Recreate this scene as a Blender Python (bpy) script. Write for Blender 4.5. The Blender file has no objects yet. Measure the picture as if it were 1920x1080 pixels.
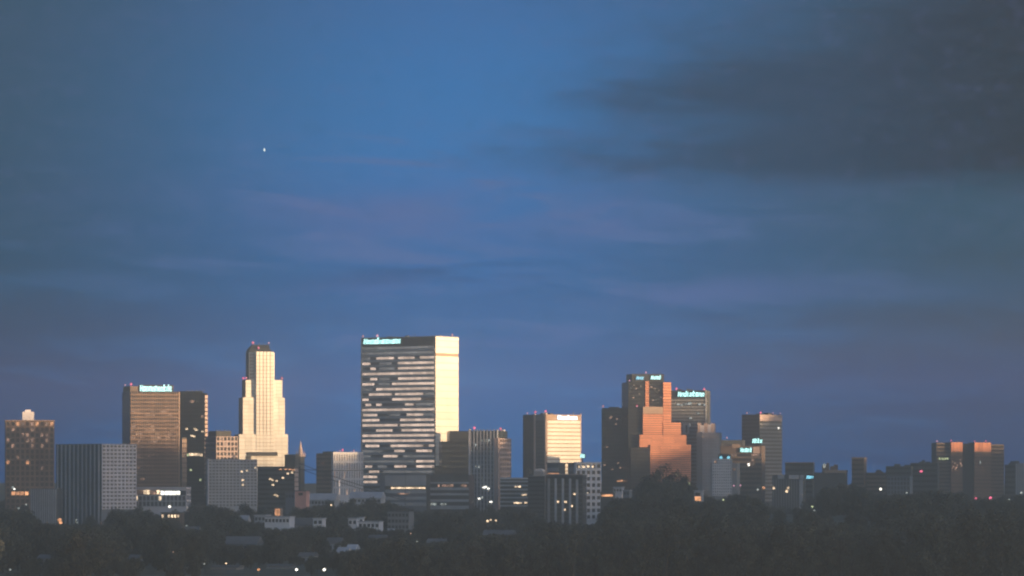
import bpy, bmesh, math, random
from mathutils import Vector, noise
random.seed(7)
R = math.radians
sc = bpy.context.scene
COL = sc.collection

# ------------------------------------------------------------------ camera
F = 7467.0            # focal length in photograph pixels (1920 wide)
YH = 905.0            # photograph row of the horizon
CAMZ = 34.0
cam_d = bpy.data.cameras.new('camera')
cam_d.sensor_width = 36.0
cam_d.lens = 36.0 * F / 1920.0
cam_d.shift_y = (YH - 540.0) / 1920.0
cam_d.clip_start = 1.0
cam_d.clip_end = 60000.0
cam = bpy.data.objects.new('camera', cam_d)
COL.objects.link(cam)
cam.location = (0, 0, CAMZ)
cam.rotation_euler = (R(90), 0, 0)
sc.camera = cam

# ------------------------------------------------------------------ world, sun, exposure
EXPO = 1.95
SUN_EL, SUN_AZ = 2.5, 122.0          # azimuth clockwise from the view axis (+Y)
SKY = 0.15
HAZE = 2.55e-4                        # density of the haze added to lift the darks (per metre)
HAZE_LO, HAZE_HI = (0.140, 0.112, 0.110), (0.145, 0.122, 0.115)   # light the haze sends back: shaded low air, sunlit upper air
vs = sc.view_settings
vs.view_transform = 'Standard'
vs.look = 'None'
vs.exposure = EXPO
vs.gamma = 1.0
vs.use_curve_mapping = False
sc.display_settings.display_device = 'sRGB'
sc.cycles.use_denoising = True
sc.cycles.denoiser = 'OPENIMAGEDENOISE'
sc.cycles.pixel_filter_type = 'BLACKMAN_HARRIS'
sc.cycles.filter_width = 2.0
sc.cycles.max_bounces = 5
sc.cycles.diffuse_bounces = 3
sc.cycles.glossy_bounces = 3
sc.cycles.volume_bounces = 1
sc.cycles.sample_clamp_indirect = 0.35
sc.cycles.sample_clamp_direct = 1.2
sc.cycles.transparent_max_bounces = 8

def lin(r, g, b):
    f = lambda c: (c / 255 / 12.92) if c / 255 <= 0.04045 else ((c / 255 + 0.055) / 1.055) ** 2.4
    return (f(r), f(g), f(b))

world = bpy.data.worlds.new('World')
sc.world = world
world.use_nodes = True
wt = world.node_tree
for n in list(wt.nodes):
    wt.nodes.remove(n)

class G:
    """tiny helper that chains math nodes"""
    def __init__(s, nt): s.nt = nt
    def put(s, sock, v):
        if isinstance(v, (int, float)): sock.default_value = v
        elif isinstance(v, tuple): sock.default_value = v if len(v) == len(sock.default_value) else (*v, 1.0)
        else: s.nt.links.new(v, sock)
    def m(s, op, a, b=0.0, c=0.0):
        n = s.nt.nodes.new('ShaderNodeMath'); n.operation = op
        s.put(n.inputs[0], a); s.put(n.inputs[1], b); s.put(n.inputs[2], c)
        return n.outputs[0]
    def step(s, v, a, b, lo=0.0, hi=1.0):
        n = s.nt.nodes.new('ShaderNodeMapRange'); n.interpolation_type = 'SMOOTHSTEP'
        for i, x in enumerate((v, a, b, lo, hi)): s.put(n.inputs[i], x)
        return n.outputs[0]
    def mix(s, f, a, b):
        n = s.nt.nodes.new('ShaderNodeMix'); n.data_type = 'RGBA'
        s.put(n.inputs[0], f); s.put(n.inputs[6], a); s.put(n.inputs[7], b)
        return n.outputs[2]
    def xyz(s, x, y, z):
        n = s.nt.nodes.new('ShaderNodeCombineXYZ')
        s.put(n.inputs[0], x); s.put(n.inputs[1], y); s.put(n.inputs[2], z)
        return n.outputs[0]
    def noise(s, vec, scale, detail=3.0, rough=0.5, dist=0.0):
        n = s.nt.nodes.new('ShaderNodeTexNoise')
        s.nt.links.new(vec, n.inputs['Vector'])
        n.inputs['Scale'].default_value = scale; n.inputs['Detail'].default_value = detail
        n.inputs['Roughness'].default_value = rough; n.inputs['Distortion'].default_value = dist
        return n.outputs['Fac']
    def ramp(s, v, stops, mode='EASE'):
        n = s.nt.nodes.new('ShaderNodeValToRGB'); r = n.color_ramp; r.interpolation = mode
        while len(r.elements) < len(stops): r.elements.new(0.5)
        for e, (p, c) in zip(r.elements, stops):
            e.position = p
            e.color = (*c, 1) if isinstance(c, tuple) else (c, c, c, 1)
        s.nt.links.new(v, n.inputs[0])
        return n.outputs[0]
    def gauss(s, x, x0, sx):
        d = s.m('DIVIDE', s.m('SUBTRACT', x, x0), sx)
        return s.m('POWER', 2.71828, s.m('MULTIPLY', s.m('MULTIPLY', d, d), -1.0))

g = G(wt)
sky = wt.nodes.new('ShaderNodeTexSky')
sky.sky_type = 'NISHITA'
sky.sun_disc = False
sky.sun_elevation = R(SUN_EL)
sky.sun_rotation = R(SUN_AZ)
sky.ozone_density = 2.6
sky.dust_density = 1.6
tc = wt.nodes.new('ShaderNodeTexCoord')
sx = wt.nodes.new('ShaderNodeSeparateXYZ')
wt.links.new(tc.outputs['Generated'], sx.inputs[0])
DX, DY, DZ = sx.outputs
az = g.m('ARCTAN2', DX, DY)                      # direction angles of the real sky
el = g.m('ARCSINE', DZ)
k = 1.0 / (2 ** EXPO * SKY)                      # cloud radiance as it reads through the exposure
def C(r, gg, b): return tuple(c * k for c in lin(r, gg, b))
# the cloud bank and its streaks, noise in angle space, drawn out flat towards the horizon
nv = g.xyz(g.m('MULTIPLY', az, 14.0), g.m('MULTIPLY', el, 52.0), 3.1)
n_big = g.noise(nv, 1.0, 4.0, 0.55, 0.4)
n_wisp = g.noise(g.xyz(g.m('MULTIPLY', az, 26.0), g.m('MULTIPLY_ADD', el, 150.0, g.m('MULTIPLY', az, 9.0)), 8.7), 1.0, 4.0, 0.55, 0.6)
n_fine = g.noise(g.xyz(g.m('MULTIPLY', az, 90.0), g.m('MULTIPLY', el, 240.0), 1.7), 1.0, 3.0, 0.6)
n_soft = g.noise(g.xyz(g.m('MULTIPLY', az, 9.0), g.m('MULTIPLY', el, 20.0), 5.3), 1.0, 2.0, 0.5)
deg = math.degrees(1 / F)                        # one photograph pixel in degrees
AZD = g.m('MULTIPLY', az, 180 / math.pi)
ELD = g.m('MULTIPLY', el, 180 / math.pi)
def A(px): return (px - 960) * deg
def E_(py): return (YH - py) * deg
eln = g.m('DIVIDE', ELD, 9.0)
gap = g.ramp(eln, [(0.0, C(70, 106, 144)), (0.09, C(71, 107, 147)), (0.21, C(74, 106, 149)), (0.33, C(76, 107, 155)),
                   (0.47, C(76, 114, 166)), (0.54, C(73, 117, 169)), (0.66, C(70, 115, 167)), (0.79, C(72, 108, 158)), (1.0, C(70, 98, 140))], 'B_SPLINE')
veil = g.mix(g.step(n_soft, 0.3, 0.7), C(67, 84, 98), C(71, 83, 96))
veil = g.mix(g.step(ELD, 2.4, 0.6), veil, C(69, 88, 108))
AZW = g.m('MULTIPLY_ADD', g.m('SUBTRACT', n_soft, 0.5), 1.6, AZD)
core = g.gauss(AZW, A(860), 4.4)
core = g.m('MULTIPLY', core, g.step(ELD, 14.0, 6.0, 0.35, 1.0))
deck = g.mix(core, veil, gap)
# lavender streaks
st = g.m('MULTIPLY', g.step(n_wisp, 0.47, 0.72), g.step(ELD, 5.6, 4.2))
st = g.m('MULTIPLY', st, g.m('MULTIPLY_ADD', core, 0.8, 0.1))
deck = g.mix(g.m('MULTIPLY', st, 0.9), deck, C(95, 112, 154))
stripes = g.m('MAXIMUM', g.gauss(ELD, E_(400), 0.34), g.m('MAXIMUM', g.gauss(ELD, E_(545), 0.24), g.gauss(ELD, E_(640), 0.20)))
stripes = g.m('MULTIPLY', stripes, g.step(n_big, 0.35, 0.6))
stripes = g.m('MULTIPLY', stripes, g.gauss(AZW, A(1000), 5.2))
deck = g.mix(g.m('MULTIPLY', stripes, 0.8), deck, C(96, 109, 152))
dk = g.m('MULTIPLY', g.step(n_wisp, 0.5, 0.3), g.gauss(ELD, E_(500), 0.45))
deck = g.mix(g.m('MULTIPLY', dk, g.m('MULTIPLY', core, 0.7)), deck, C(74, 93, 130))
low = g.m('MULTIPLY', g.gauss(ELD, E_(690), 0.30), g.step(AZW, A(1150), A(1650)))
deck = g.mix(g.m('MULTIPLY', low, 0.55), deck, C(72, 90, 116))
# the heavy dark cloud
left = g.ramp(g.m('DIVIDE', ELD, 9.0),
              [(0.0, 0.66), (0.45, 0.66), (0.478, 0.64), (0.503, 0.585), (0.53, 0.575), (0.555, 0.635), (0.578, 0.645),
               (0.60, 0.60), (0.625, 0.58), (0.65, 0.625), (0.70, 0.71), (0.77, 0.81), (0.85, 0.90), (1.0, 0.96)], 'EASE')
wx = g.m('MULTIPLY_ADD', g.m('SUBTRACT', n_big, 0.5), 0.22, g.m('MULTIPLY_ADD', g.m('SUBTRACT', n_wisp, 0.5), 0.20, g.m('MULTIPLY_ADD', g.m('SUBTRACT', n_fine, 0.5), 0.14, g.m('ADD', g.m('DIVIDE', AZD, deg * 1920), 0.5))))
dm = g.step(g.m('SUBTRACT', wx, left), -0.16, 0.20)
elw = g.m('MULTIPLY_ADD', g.m('SUBTRACT', n_big, 0.5), 0.6, g.m('MULTIPLY_ADD', g.m('SUBTRACT', n_fine, 0.5), 0.35, ELD))
dm = g.m('MULTIPLY', dm, g.step(elw, E_(398), E_(300)))
dcol = g.mix(g.step(AZW, A(1350), A(1950)), C(66, 78, 97), C(61, 64, 72))
deck = g.mix(g.m('MULTIPLY', dm, 0.97), deck, dcol)
n_mot = g.noise(g.xyz(g.m('MULTIPLY', az, 170.0), g.m('MULTIPLY', el, 230.0), 6.1), 1.0, 4.0, 0.65)
deck = g.mix(g.m('MULTIPLY', g.step(n_mot, 0.5, 0.8), 0.17), deck, C(98, 104, 146))
deck = g.mix(g.m('MULTIPLY', g.step(n_mot, 0.5, 0.2), 0.18), deck, C(58, 88, 112))
deck = g.mix(g.m('MULTIPLY', g.step(n_fine, 0.3, 0.75), 0.06), deck, C(96, 110, 140))
# the sky stands beyond the haze: give it the colour it has before the haze dims and tints it
path = g.m('MINIMUM', g.m('DIVIDE', 126.0, g.m('MAXIMUM', DZ, 0.001)), 5050.0)
trans = g.m('POWER', 2.71828, g.m('MULTIPLY', path, -HAZE))
sep = wt.nodes.new('ShaderNodeSeparateColor'); wt.links.new(deck, sep.inputs[0])
ch = []
for i in range(3):
    back = g.m('MULTIPLY', g.m('SUBTRACT', 1.0, trans), g.step(ELD, 0.6, 2.6, HAZE_LO[i] * k, HAZE_HI[i] * k))
    ch.append(g.m('DIVIDE', g.m('MAXIMUM', g.m('SUBTRACT', sep.outputs[i], back), 0.003 * k), trans))
cmb = wt.nodes.new('ShaderNodeCombineColor')
for i in range(3): wt.links.new(ch[i], cmb.inputs[i])
deck = cmb.outputs[0]
# deck covers the sky away from the sun and breaks up towards the clear west
away = g.m('ADD', g.m('MULTIPLY', DX, math.sin(R(SUN_AZ + 180))), g.m('MULTIPLY', DY, math.cos(R(SUN_AZ + 180))))
cover = g.step(g.m('MULTIPLY_ADD', g.m('SUBTRACT', n_soft, 0.5), 0.25, away), -0.25, 0.30)
bgn = wt.nodes.new('ShaderNodeBackground')
bgn.inputs[1].default_value = SKY
wt.links.new(g.mix(cover, sky.outputs[0], deck), bgn.inputs[0])
wo = wt.nodes.new('ShaderNodeOutputWorld')
wt.links.new(bgn.outputs[0], wo.inputs[0])
world.cycles.sampling_method = 'MANUAL'
world.cycles.sample_map_resolution = 1024

SUN_DIR = Vector((math.sin(R(SUN_AZ)) * math.cos(R(SUN_EL)), math.cos(R(SUN_AZ)) * math.cos(R(SUN_EL)), math.sin(R(SUN_EL))))
sl = bpy.data.lights.new('sun', 'SUN')
sl.energy = 3.9
sl.angle = R(0.5)
sl.color = (1.0, 0.67, 0.36)
so = bpy.data.objects.new('sun', sl)
COL.objects.link(so)
so.location = SUN_DIR * 3000
so.rotation_euler = SUN_DIR.to_track_quat('Z', 'Y').to_euler()

# ------------------------------------------------------------------ materials
MATS = {}
def surf(name, col, rough=0.7, var=0.12, scale=0.15, metal=0.0, spec=0.4, bump=0.0, objvar=0.0, stretch=(1, 1, 1)):
    if name in MATS: return MATS[name]
    m = bpy.data.materials.new(name); m.use_nodes = True
    nt = m.node_tree; p = nt.nodes['Principled BSDF']; q = G(nt)
    p.inputs['Roughness'].default_value = rough
    p.inputs['Metallic'].default_value = metal
    p.inputs['Specular IOR Level'].default_value = spec
    geo = nt.nodes.new('ShaderNodeNewGeometry')
    mp = nt.nodes.new('ShaderNodeMapping'); mp.inputs['Scale'].default_value = stretch
    nt.links.new(geo.outputs['Position'], mp.inputs[0])
    n = q.noise(mp.outputs[0], scale, 4.0, 0.6)
    f = q.step(n, 0.25, 0.75, 1 - var, 1 + var)
    if objvar:
        oi = nt.nodes.new('ShaderNodeObjectInfo')
        f = q.m('MULTIPLY', f, q.m('MULTIPLY_ADD', oi.outputs['Random'], 2 * objvar, 1 - objvar))
    cc = nt.nodes.new('ShaderNodeMix'); cc.data_type = 'RGBA'; cc.blend_type = 'MULTIPLY'
    cc.inputs[0].default_value = 1.0; cc.inputs[6].default_value = (*col, 1)
    vv = q.xyz(f, f, f); nt.links.new(vv, cc.inputs[7])
    nt.links.new(cc.outputs[2], p.inputs['Base Color'])
    if bump:
        b = nt.nodes.new('ShaderNodeBump'); b.inputs['Strength'].default_value = bump
        nt.links.new(n, b.inputs['Height']); nt.links.new(b.outputs[0], p.inputs['Normal'])
    MATS[name] = m
    return m
def glow(name, col, power, var=0.5, scale=0.5):
    if name in MATS: return MATS[name]
    m = bpy.data.materials.new(name); m.use_nodes = True
    nt = m.node_tree; p = nt.nodes['Principled BSDF']; q = G(nt)
    p.inputs['Base Color'].default_value = (0.05, 0.05, 0.05, 1)
    p.inputs['Emission Color'].default_value = (*col, 1)
    oi = nt.nodes.new('ShaderNodeObjectInfo'); geo = nt.nodes.new('ShaderNodeNewGeometry')
    n = q.step(q.noise(geo.outputs['Position'], scale, 2.0), 0.3, 0.7, 1 - var, 1 + var * 0.6)
    e = q.m('MULTIPLY', q.m('MULTIPLY', n, q.m('MULTIPLY_ADD', oi.outputs['Random'], var, 1 - var * 0.5)), 1.6 * power / 2 ** EXPO)
    nt.links.new(e, p.inputs['Emission Strength'])
    m.cycles.emission_sampling = 'NONE'
    MATS[name] = m
    return m
surf('glass_dark', (0.03, 0.035, 0.04), 0.18, 0.3, 0.05, spec=0.5, objvar=0.3)
surf('glass_blue', (0.045, 0.06, 0.085), 0.2, 0.2, 0.06, spec=0.6, objvar=0.3)
surf('glass_pale', (0.22, 0.23, 0.28), 0.3, 0.3, 0.1, spec=0.5, objvar=0.35)
surf('glass_black', (0.015, 0.016, 0.016), 0.25, 0.3, 0.05, spec=0.3, objvar=0.3)
surf('glass_bronze', (0.13, 0.085, 0.06), 0.3, 0.35, 0.09, spec=0.5, objvar=0.45)
surf('white_concrete', (0.76, 0.72, 0.77), 0.8, 0.10, 0.08, bump=0.05, objvar=0.05)
surf('white_paint', (0.84, 0.82, 0.86), 0.75, 0.08, 0.1, objvar=0.04)
surf('grey_concrete', (0.47, 0.48, 0.52), 0.8, 0.14, 0.08, objvar=0.10)
surf('mid_concrete', (0.30, 0.30, 0.32), 0.8, 0.14, 0.08, objvar=0.1)
surf('dark_concrete', (0.085, 0.088, 0.09), 0.8, 0.2, 0.06, objvar=0.12)
surf('black_metal', (0.025, 0.026, 0.027), 0.5, 0.25, 0.08, objvar=0.1)
surf('cream_stone', (0.88, 0.86, 0.80), 0.7, 0.08, 0.10, objvar=0.08)
surf('cream_joint', (0.56, 0.42, 0.33), 0.8, 0.1, 0.1)
surf('rust_joint', (0.22, 0.10, 0.07), 0.8, 0.15, 0.1)
surf('rose_stone', (0.60, 0.46, 0.42), 0.75, 0.10, 0.1, objvar=0.08)
surf('tan_stone', (0.42, 0.30, 0.23), 0.75, 0.14, 0.1, objvar=0.08)
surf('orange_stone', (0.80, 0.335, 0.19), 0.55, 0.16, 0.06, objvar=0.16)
surf('bronze_panel', (0.26, 0.17, 0.125), 0.7, 0.25, 0.12, objvar=0.25)
surf('bluegrey_light', (0.36, 0.41, 0.48), 0.7, 0.12, 0.08, objvar=0.08)
surf('brown_stone', (0.17, 0.125, 0.10), 0.75, 0.2, 0.08, objvar=0.15)
surf('bluegrey_metal', (0.16, 0.19, 0.24), 0.6, 0.15, 0.06, objvar=0.08)
surf('sunlit_pink', (0.80, 0.42, 0.36), 0.85, 0.10, 0.3)  # pink of reflected sun put into the wall colour
surf('roof_grey', (0.13, 0.135, 0.15), 0.9, 0.2, 0.2, objvar=0.15)
surf('roof_pale', (0.50, 0.50, 0.55), 0.9, 0.15, 0.2, objvar=0.15)
surf('pole_metal', (0.12, 0.12, 0.12), 0.6, 0.2, 0.5)
surf('bark', (0.06, 0.05, 0.04), 0.9, 0.3, 0.8)
surf('asphalt', (0.055, 0.057, 0.06), 0.9, 0.2, 0.1)
glow('light_warm', (1.0, 0.72, 0.45), 1.15, 0.6, 0.35)
glow('light_blush', (1.0, 0.73, 0.57), 0.78, 0.35, 0.15)
glow('grey_glow', (0.86, 0.83, 0.84), 0.16, 0.35, 0.15)  # faint glow that makes unlit window strips read paler
glow('light_amber', (1.0, 0.45, 0.20), 0.85, 0.6, 0.4)
glow('light_dim', (1.0, 0.55, 0.36), 0.30, 0.8, 0.3)
glow('light_white', (1.0, 0.95, 0.82), 2.0, 0.3, 0.3)
glow('light_green', (0.75, 0.85, 0.45), 0.7, 0.4, 0.3)
glow('light_faint', (0.85, 0.92, 0.85), 0.35, 0.6, 0.3)
glow('sign_cyan', (0.50, 1.0, 0.95), 1.9, 0.25, 0.5)
glow('sign_white', (0.93, 1.0, 1.0), 3.0, 0.1, 0.5)
glow('sign_teal', (0.25, 0.75, 0.95), 1.2, 0.3, 0.5)
glow('beacon_red', (1.0, 0.16, 0.30), 1.0, 0.6, 0.6)
glow('beacon_pink', (0.95, 0.45, 0.62), 0.6, 0.5, 0.6)
glow('star_light', (0.72, 0.92, 1.0), 0.6, 0.0, 0.1)
def foliage(name, col):
    m = surf(name, col, 0.75, 0.35, 0.35, spec=0.2, objvar=0.25)
    nt = m.node_tree; p = nt.nodes['Principled BSDF']; out = nt.nodes['Material Output']
    tl = nt.nodes.new('ShaderNodeBsdfTranslucent'); mx = nt.nodes.new('ShaderNodeMixShader'); mx.inputs[0].default_value = 0.42
    nt.links.new(p.inputs['Base Color'].links[0].from_socket, tl.inputs[0])
    nt.links.new(p.outputs[0], mx.inputs[1]); nt.links.new(tl.outputs[0], mx.inputs[2]); nt.links.new(mx.outputs[0], out.inputs[0])
    return m
foliage('leaf_green', (0.118, 0.120, 0.100))
foliage('leaf_olive', (0.120, 0.115, 0.095))
foliage('leaf_dark', (0.110, 0.116, 0.098))
surf('meadow', (0.10, 0.105, 0.085), 0.95, 0.4, 0.03)
surf('hill_wood', (0.05, 0.06, 0.045), 0.95, 0.4, 0.05, bump=0.6)

# ------------------------------------------------------------------ mesh helpers
CUBES, BALLS = {}, {}
def cube(mat):
    if mat not in CUBES:
        me = bpy.data.meshes.new('unit_block')
        v = [(x, y, z) for z in (0, 1) for y in (0, 1) for x in (0, 1)]
        f = [(0, 2, 3, 1), (4, 5, 7, 6), (0, 1, 5, 4), (2, 6, 7, 3), (0, 4, 6, 2), (1, 3, 7, 5)]
        me.from_pydata(v, [], f); me.materials.append(MATS[mat]); CUBES[mat] = me
    return CUBES[mat]
def ball(mat):
    if mat not in BALLS:
        bm = bmesh.new(); bmesh.ops.create_icosphere(bm, subdivisions=2, radius=1.0)
        me = bpy.data.meshes.new('unit_lamp'); bm.to_mesh(me); bm.free()
        me.materials.append(MATS[mat]); BALLS[mat] = me
    return BALLS[mat]
def link(name, data, parent=None, loc=(0, 0, 0), scale=(1, 1, 1), rotz=0.0):
    o = bpy.data.objects.new(name, data); COL.objects.link(o)
    o.parent = parent; o.location = loc; o.scale = scale
    if rotz: o.rotation_euler = (0, 0, rotz)
    return o
def pydata(name, v, f, mat, parent=None, loc=(0, 0, 0), smooth=False):
    me = bpy.data.meshes.new(name); me.from_pydata(v, [], f)
    me.materials.append(MATS[mat]); me.validate()
    if smooth:
        for p in me.polygons: p.use_smooth = True
    return link(name, me, parent, loc)
def tag(o, label, cat, group=None):
    o['label'] = label; o['category'] = cat
    if group: o['group'] = group
    return o
def zpx(y, d): return CAMZ + (YH - y) * d / F
def xpx(x, d): return (x - 960) * d / F

# pieces of a light sign: squarish letter bodies made of strokes (the photograph leaves them unreadable)
def strokes(kind):
    s = 0.38
    return {0: [(0, .0, s, 1), (.62, 0, .92, 1), (s, .38, .62, .68)],
            1: [(0, 0, s, .78), (.6, 0, .9, .78), (s, .5, .6, .78)],
            2: [(0, 0, s, .78), (.6, 0, .9, .78), (s, 0, .6, .26), (s, .52, .6, .78)],
            3: [(0.05, 0, .05 + s, 1.08), (.05 + s, 0, .75, .28), (.05 + s, .5, .75, .78)],
            4: [(0, 0, s, .78), (s, .0, .85, .24), (s, .3, .85, .5), (s, .56, .85, .78)],
            5: [(.55, 0, .55 + s, 1.1), (0, 0, .55, .26), (0, .5, .55, .78), (0, .26, .28, .5)]}[kind]
def letter_mesh(kind, mat, slant):
    key = ('letter', kind, mat, slant)
    if key in CUBES: return CUBES[key]
    v, f = [], []
    for (x0, z0, x1, z1) in strokes(kind):
        b = len(v)
        for y in (-1.0, 0.0):
            for (x, z) in ((x0, z0), (x1, z0), (x1, z1), (x0, z1)):
                v.append((x + slant * z, y, z))
        f += [tuple(b + i for i in q) for q in ((0, 1, 2, 3), (7, 6, 5, 4), (0, 4, 5, 1), (1, 5, 6, 2), (2, 6, 7, 3), (3, 7, 4, 0))]
    me = bpy.data.meshes.new('letter'); me.from_pydata(v, [], f); me.materials.append(MATS[mat]); CUBES[key] = me
    return me

class Building:
    """Corner-on building. Local frame: the corner nearest the camera is the origin, the left face runs along -X
    (it looks to -Y), the right face along +Y (it looks to +X)."""
    def __init__(s, name, label, xl, xc, xr, d, ang, group=None, cat='building', L=None, W=None):
        s.d, s.a = d, R(ang)
        ca, sa = math.cos(s.a), math.sin(s.a)
        s.cx = xpx(xc, d)
        s.root = link(name, None, None, (s.cx, d, 0), rotz=-s.a)
        tag(s.root, label, cat, group)
        s.ca, s.sa = ca, sa
        s.L = L if L else -s.sL(xl)
        s.W = W if W else s.sR(xr)
        FOOT.append((s.cx, d, max(s.L, s.W)))
    def sL(s, x):
        u = (x - 960) / F
        return (u * s.d - s.cx) / (s.ca + u * s.sa)
    def sR(s, x):
        u = (x - 960) / F
        return (u * s.d - s.cx) / (s.sa - u * s.ca)
    def z(s, y): return zpx(y, s.d)
    def box(s, name, x0, x1, y0, y1, z0, z1, mat, parent=None):
        return link(name, cube(mat), parent or s.root, (x0, y0, z0), (x1 - x0, y1 - y0, z1 - z0))
    def body(s, ytop, mat, name='wall', inset=0.0, z0=0.0):
        return s.box(name, -s.L + inset, -inset, inset, s.W - inset, z0, s.z(ytop), mat)
    def panel(s, face, s0, s1, z0, z1, mat, name, out=0.3, inn=0.2, plane=0.0, parent=None):
        if face == 'L': return s.box(name, s0, s1, plane - out, plane + inn, z0, z1, mat, parent)
        return s.box(name, plane - inn, plane + out, s0, s1, z0, z1, mat, parent)
    def rng(s, face, xa, xb):
        f = s.sL if face == 'L' else s.sR
        return f(xa), f(xb)
    def grid(s, face, s0, s1, z0, z1, nc, nr, pw, sh, wall, glass, out=0.45, lit=0.0, litmat=('light_warm',), panes=True, plane=0.0, pier_name='pier', rows_lit=None):
        """piers and spandrels stand proud of recessed panes"""
        cw, rh = (s1 - s0) / nc, (z1 - z0) / nr
        for i in range(nc + 1):
            c = s0 + i * cw
            a, b = max(s0, c - pw / 2), min(s1, c + pw / 2)
            s.panel(face, a, b, z0, z1, wall, pier_name, out, 0.2, plane)
        for j in range(nr + 1):
            c = z0 + j * rh
            s.panel(face, s0 + 0.02, s1 - 0.02, max(z0, c - sh / 2), min(z1 - 0.03, c + sh / 2), wall, 'spandrel', out - 0.06, 0.2, plane)
        if panes:
            for i in range(nc):
                for j in range(nr):
                    on = random.random() < (rows_lit(j, i) if rows_lit else lit)
                    s.panel(face, s0 + i * cw + pw / 2, s0 + (i + 1) * cw - pw / 2, z0 + j * rh + sh / 2, z0 + (j + 1) * rh - sh / 2,
                            random.choice(litmat) if on else glass, 'lit_window' if on else 'window', 0.08, 0.1, plane)
    def bands(s, face, s0, s1, z0, z1, nf, frac, span, glass, out=0.35, runs=None, litmat='light_blush', plane=0.0):
        """each floor is a spandrel with a recessed window strip above it"""
        fh = (z1 - z0) / nf
        for j in range(nf):
            za = z0 + j * fh
            s.panel(face, s0, s1, za, za + fh * frac, span, 'spandrel', out, 0.2, plane)
            s.panel(face, s0 + 0.05, s1 - 0.05, za + fh * frac + 0.02, za + fh - 0.02, glass, 'window_strip', 0.06, 0.1, plane)
            if runs:
                for (a, b) in runs(j):
                    s.panel(face, s0 + (s1 - s0) * a, s0 + (s1 - s0) * b, za + fh * frac + 0.12, za + fh - 0.12, litmat, 'lit_window', 0.12, 0.02, plane)
    def panels(s, face, s0, s1, z0, z1, n, gap, mat, out=0.25, plane=0.0, cols=1, vgap=0.25, name='facade_panel'):
        h = (z1 - z0) / n; w = (s1 - s0) / cols
        for j in range(n):
            for i in range(cols):
                s.panel(face, s0 + i * w + (vgap / 2 if cols > 1 else 0), s0 + (i + 1) * w - (vgap / 2 if cols > 1 else 0), z0 + j * h + gap / 2, z0 + (j + 1) * h - gap / 2, mat, name, out, 0.2, plane)
    def fins(s, face, s0, s1, n, w, z0, z1, mat, out=0.7, plane=0.0, name='fin'):
        for i in range(n):
            c = s0 + (s1 - s0) * (i + 0.5) / n
            s.panel(face, c - w / 2, c + w / 2, z0, z1, mat, name, out, 0.1, plane)
    def lit(s, face, spots, mat, w=2.2, h=1.6, plane=0.0, out=0.6):
        """single lit windows at photograph positions"""
        for (px, py) in spots:
            c = s.sL(px) if face == 'L' else s.sR(px)
            s.panel(face, c - w / 2, c + w / 2, s.z(py) - h / 2, s.z(py) + h / 2, mat, 'lit_window', out, 0.05, plane)
    def beacon(s, x, y, z, mat='beacon_red', r=0.9):
        m = s.box('beacon_mast', x - 0.12, x + 0.12, y - 0.12, y + 0.12, z - 0.2, z + 0.9, 'black_metal')
        b = link('warning_light', ball(mat), s.root, (x, y, z + 1.0 + r * 0.5), (r, r, r * 1.2))
    def sign(s, face, xa, xb, ya, yb, mat='sign_cyan', n=9, slant=0.2, board='black_metal', plane=0.0, pad=0.8, seed=1):
        s0, s1 = s.rng(face, xa, xb)
        z0, z1 = s.z(yb), s.z(ya)
        rnd = random.Random(seed)
        bd = s.panel(face, s0 - pad, s1 + pad, z0 - pad * 0.6, z1 + pad * 0.3, board, 'sign', 0.6, 0.2, plane)
        # letters are children of the board: undo its scale through a matrix
        w = (s1 - s0) / n
        for i in range(n):
            kd = 0 if i == 0 else rnd.choice((1, 2, 2, 4, 1, 3, 5))
            o = link('letter', letter_mesh(kd, mat, slant), None)
            sc_ = Vector((w * 1.02, 0.35, (z1 - z0) * (1.0 if i == 0 else rnd.uniform(0.95, 1.15))))
            if face == 'L':
                loc, rz = Vector((s0 + i * w, plane - 0.62, z0)), 0.0
            else:
                loc, rz = Vector((plane + 0.62, s0 + i * w, z0)), math.pi / 2
            o.parent = bd
            from mathutils import Matrix
            bm_ = Matrix.LocRotScale(bd.location, None, bd.scale)
            o.matrix_parent_inverse = bm_.inverted()
            o.location = loc; o.scale = sc_; o.rotation_euler = (0, 0, rz)
        return bd
FOOT = []
def roof_units(B, y, seed, n=5, hmax=1.6, mat='dark_concrete'):
    r = random.Random(seed)
    for i in range(n):
        x = -B.L * r.uniform(.12, .9); yy = B.W * r.uniform(.12, .7)
        B.box('roof_unit', x, x + r.uniform(1.5, 5), yy, yy + r.uniform(1.5, 4), B.z(y), B.z(y) + r.uniform(.4, 1) * hmax, mat)
    x = -B.L * r.uniform(.3, .7)
    B.box('roof_mast', x, x + .18, B.W * .4, B.W * .4 + .18, B.z(y), B.z(y) + hmax * r.uniform(1.6, 3), 'pole_metal')

# ------------------------------------------------------------------ ground, hills
def bump2(x, y, cx, cy, rx, ry): return math.exp(-((x - cx) / rx) ** 2 - ((y - cy) / ry) ** 2)
def ground_z(x, y):
    h = 7.0 * bump2(x, y, xpx(645, 2420), 2400, 42, 130)
    t = 0.5 + 0.5 * math.tanh((x - 62 * y / 2200) / 24.0)
    h += 17.0 * t * math.exp(-((y - 2120) / 330) ** 2)
    h += 1.2 * noise.noise((x * 0.006, y * 0.006, 0.3))
    return h
gx = [-3950, -3000, -2000, -1200, -800] + [i * 20 for i in range(-30, 31)] + [800, 1200, 2000, 3000, 3950]
gy = [-380, 0, 500, 900, 1200] + [1300 + i * 30 for i in range(62)] + [3300, 3600, 4000, 4500, 5000]
gv = [(x, y, ground_z(x, y)) for y in gy for x in gx]
nx = len(gx)
gf = [(j * nx + i, j * nx + i + 1, (j + 1) * nx + i + 1, (j + 1) * nx + i) for j in range(len(gy) - 1) for i in range(nx - 1)]
go = pydata('ground', gv, gf, 'meadow', smooth=True); go['kind'] = 'structure'

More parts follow.
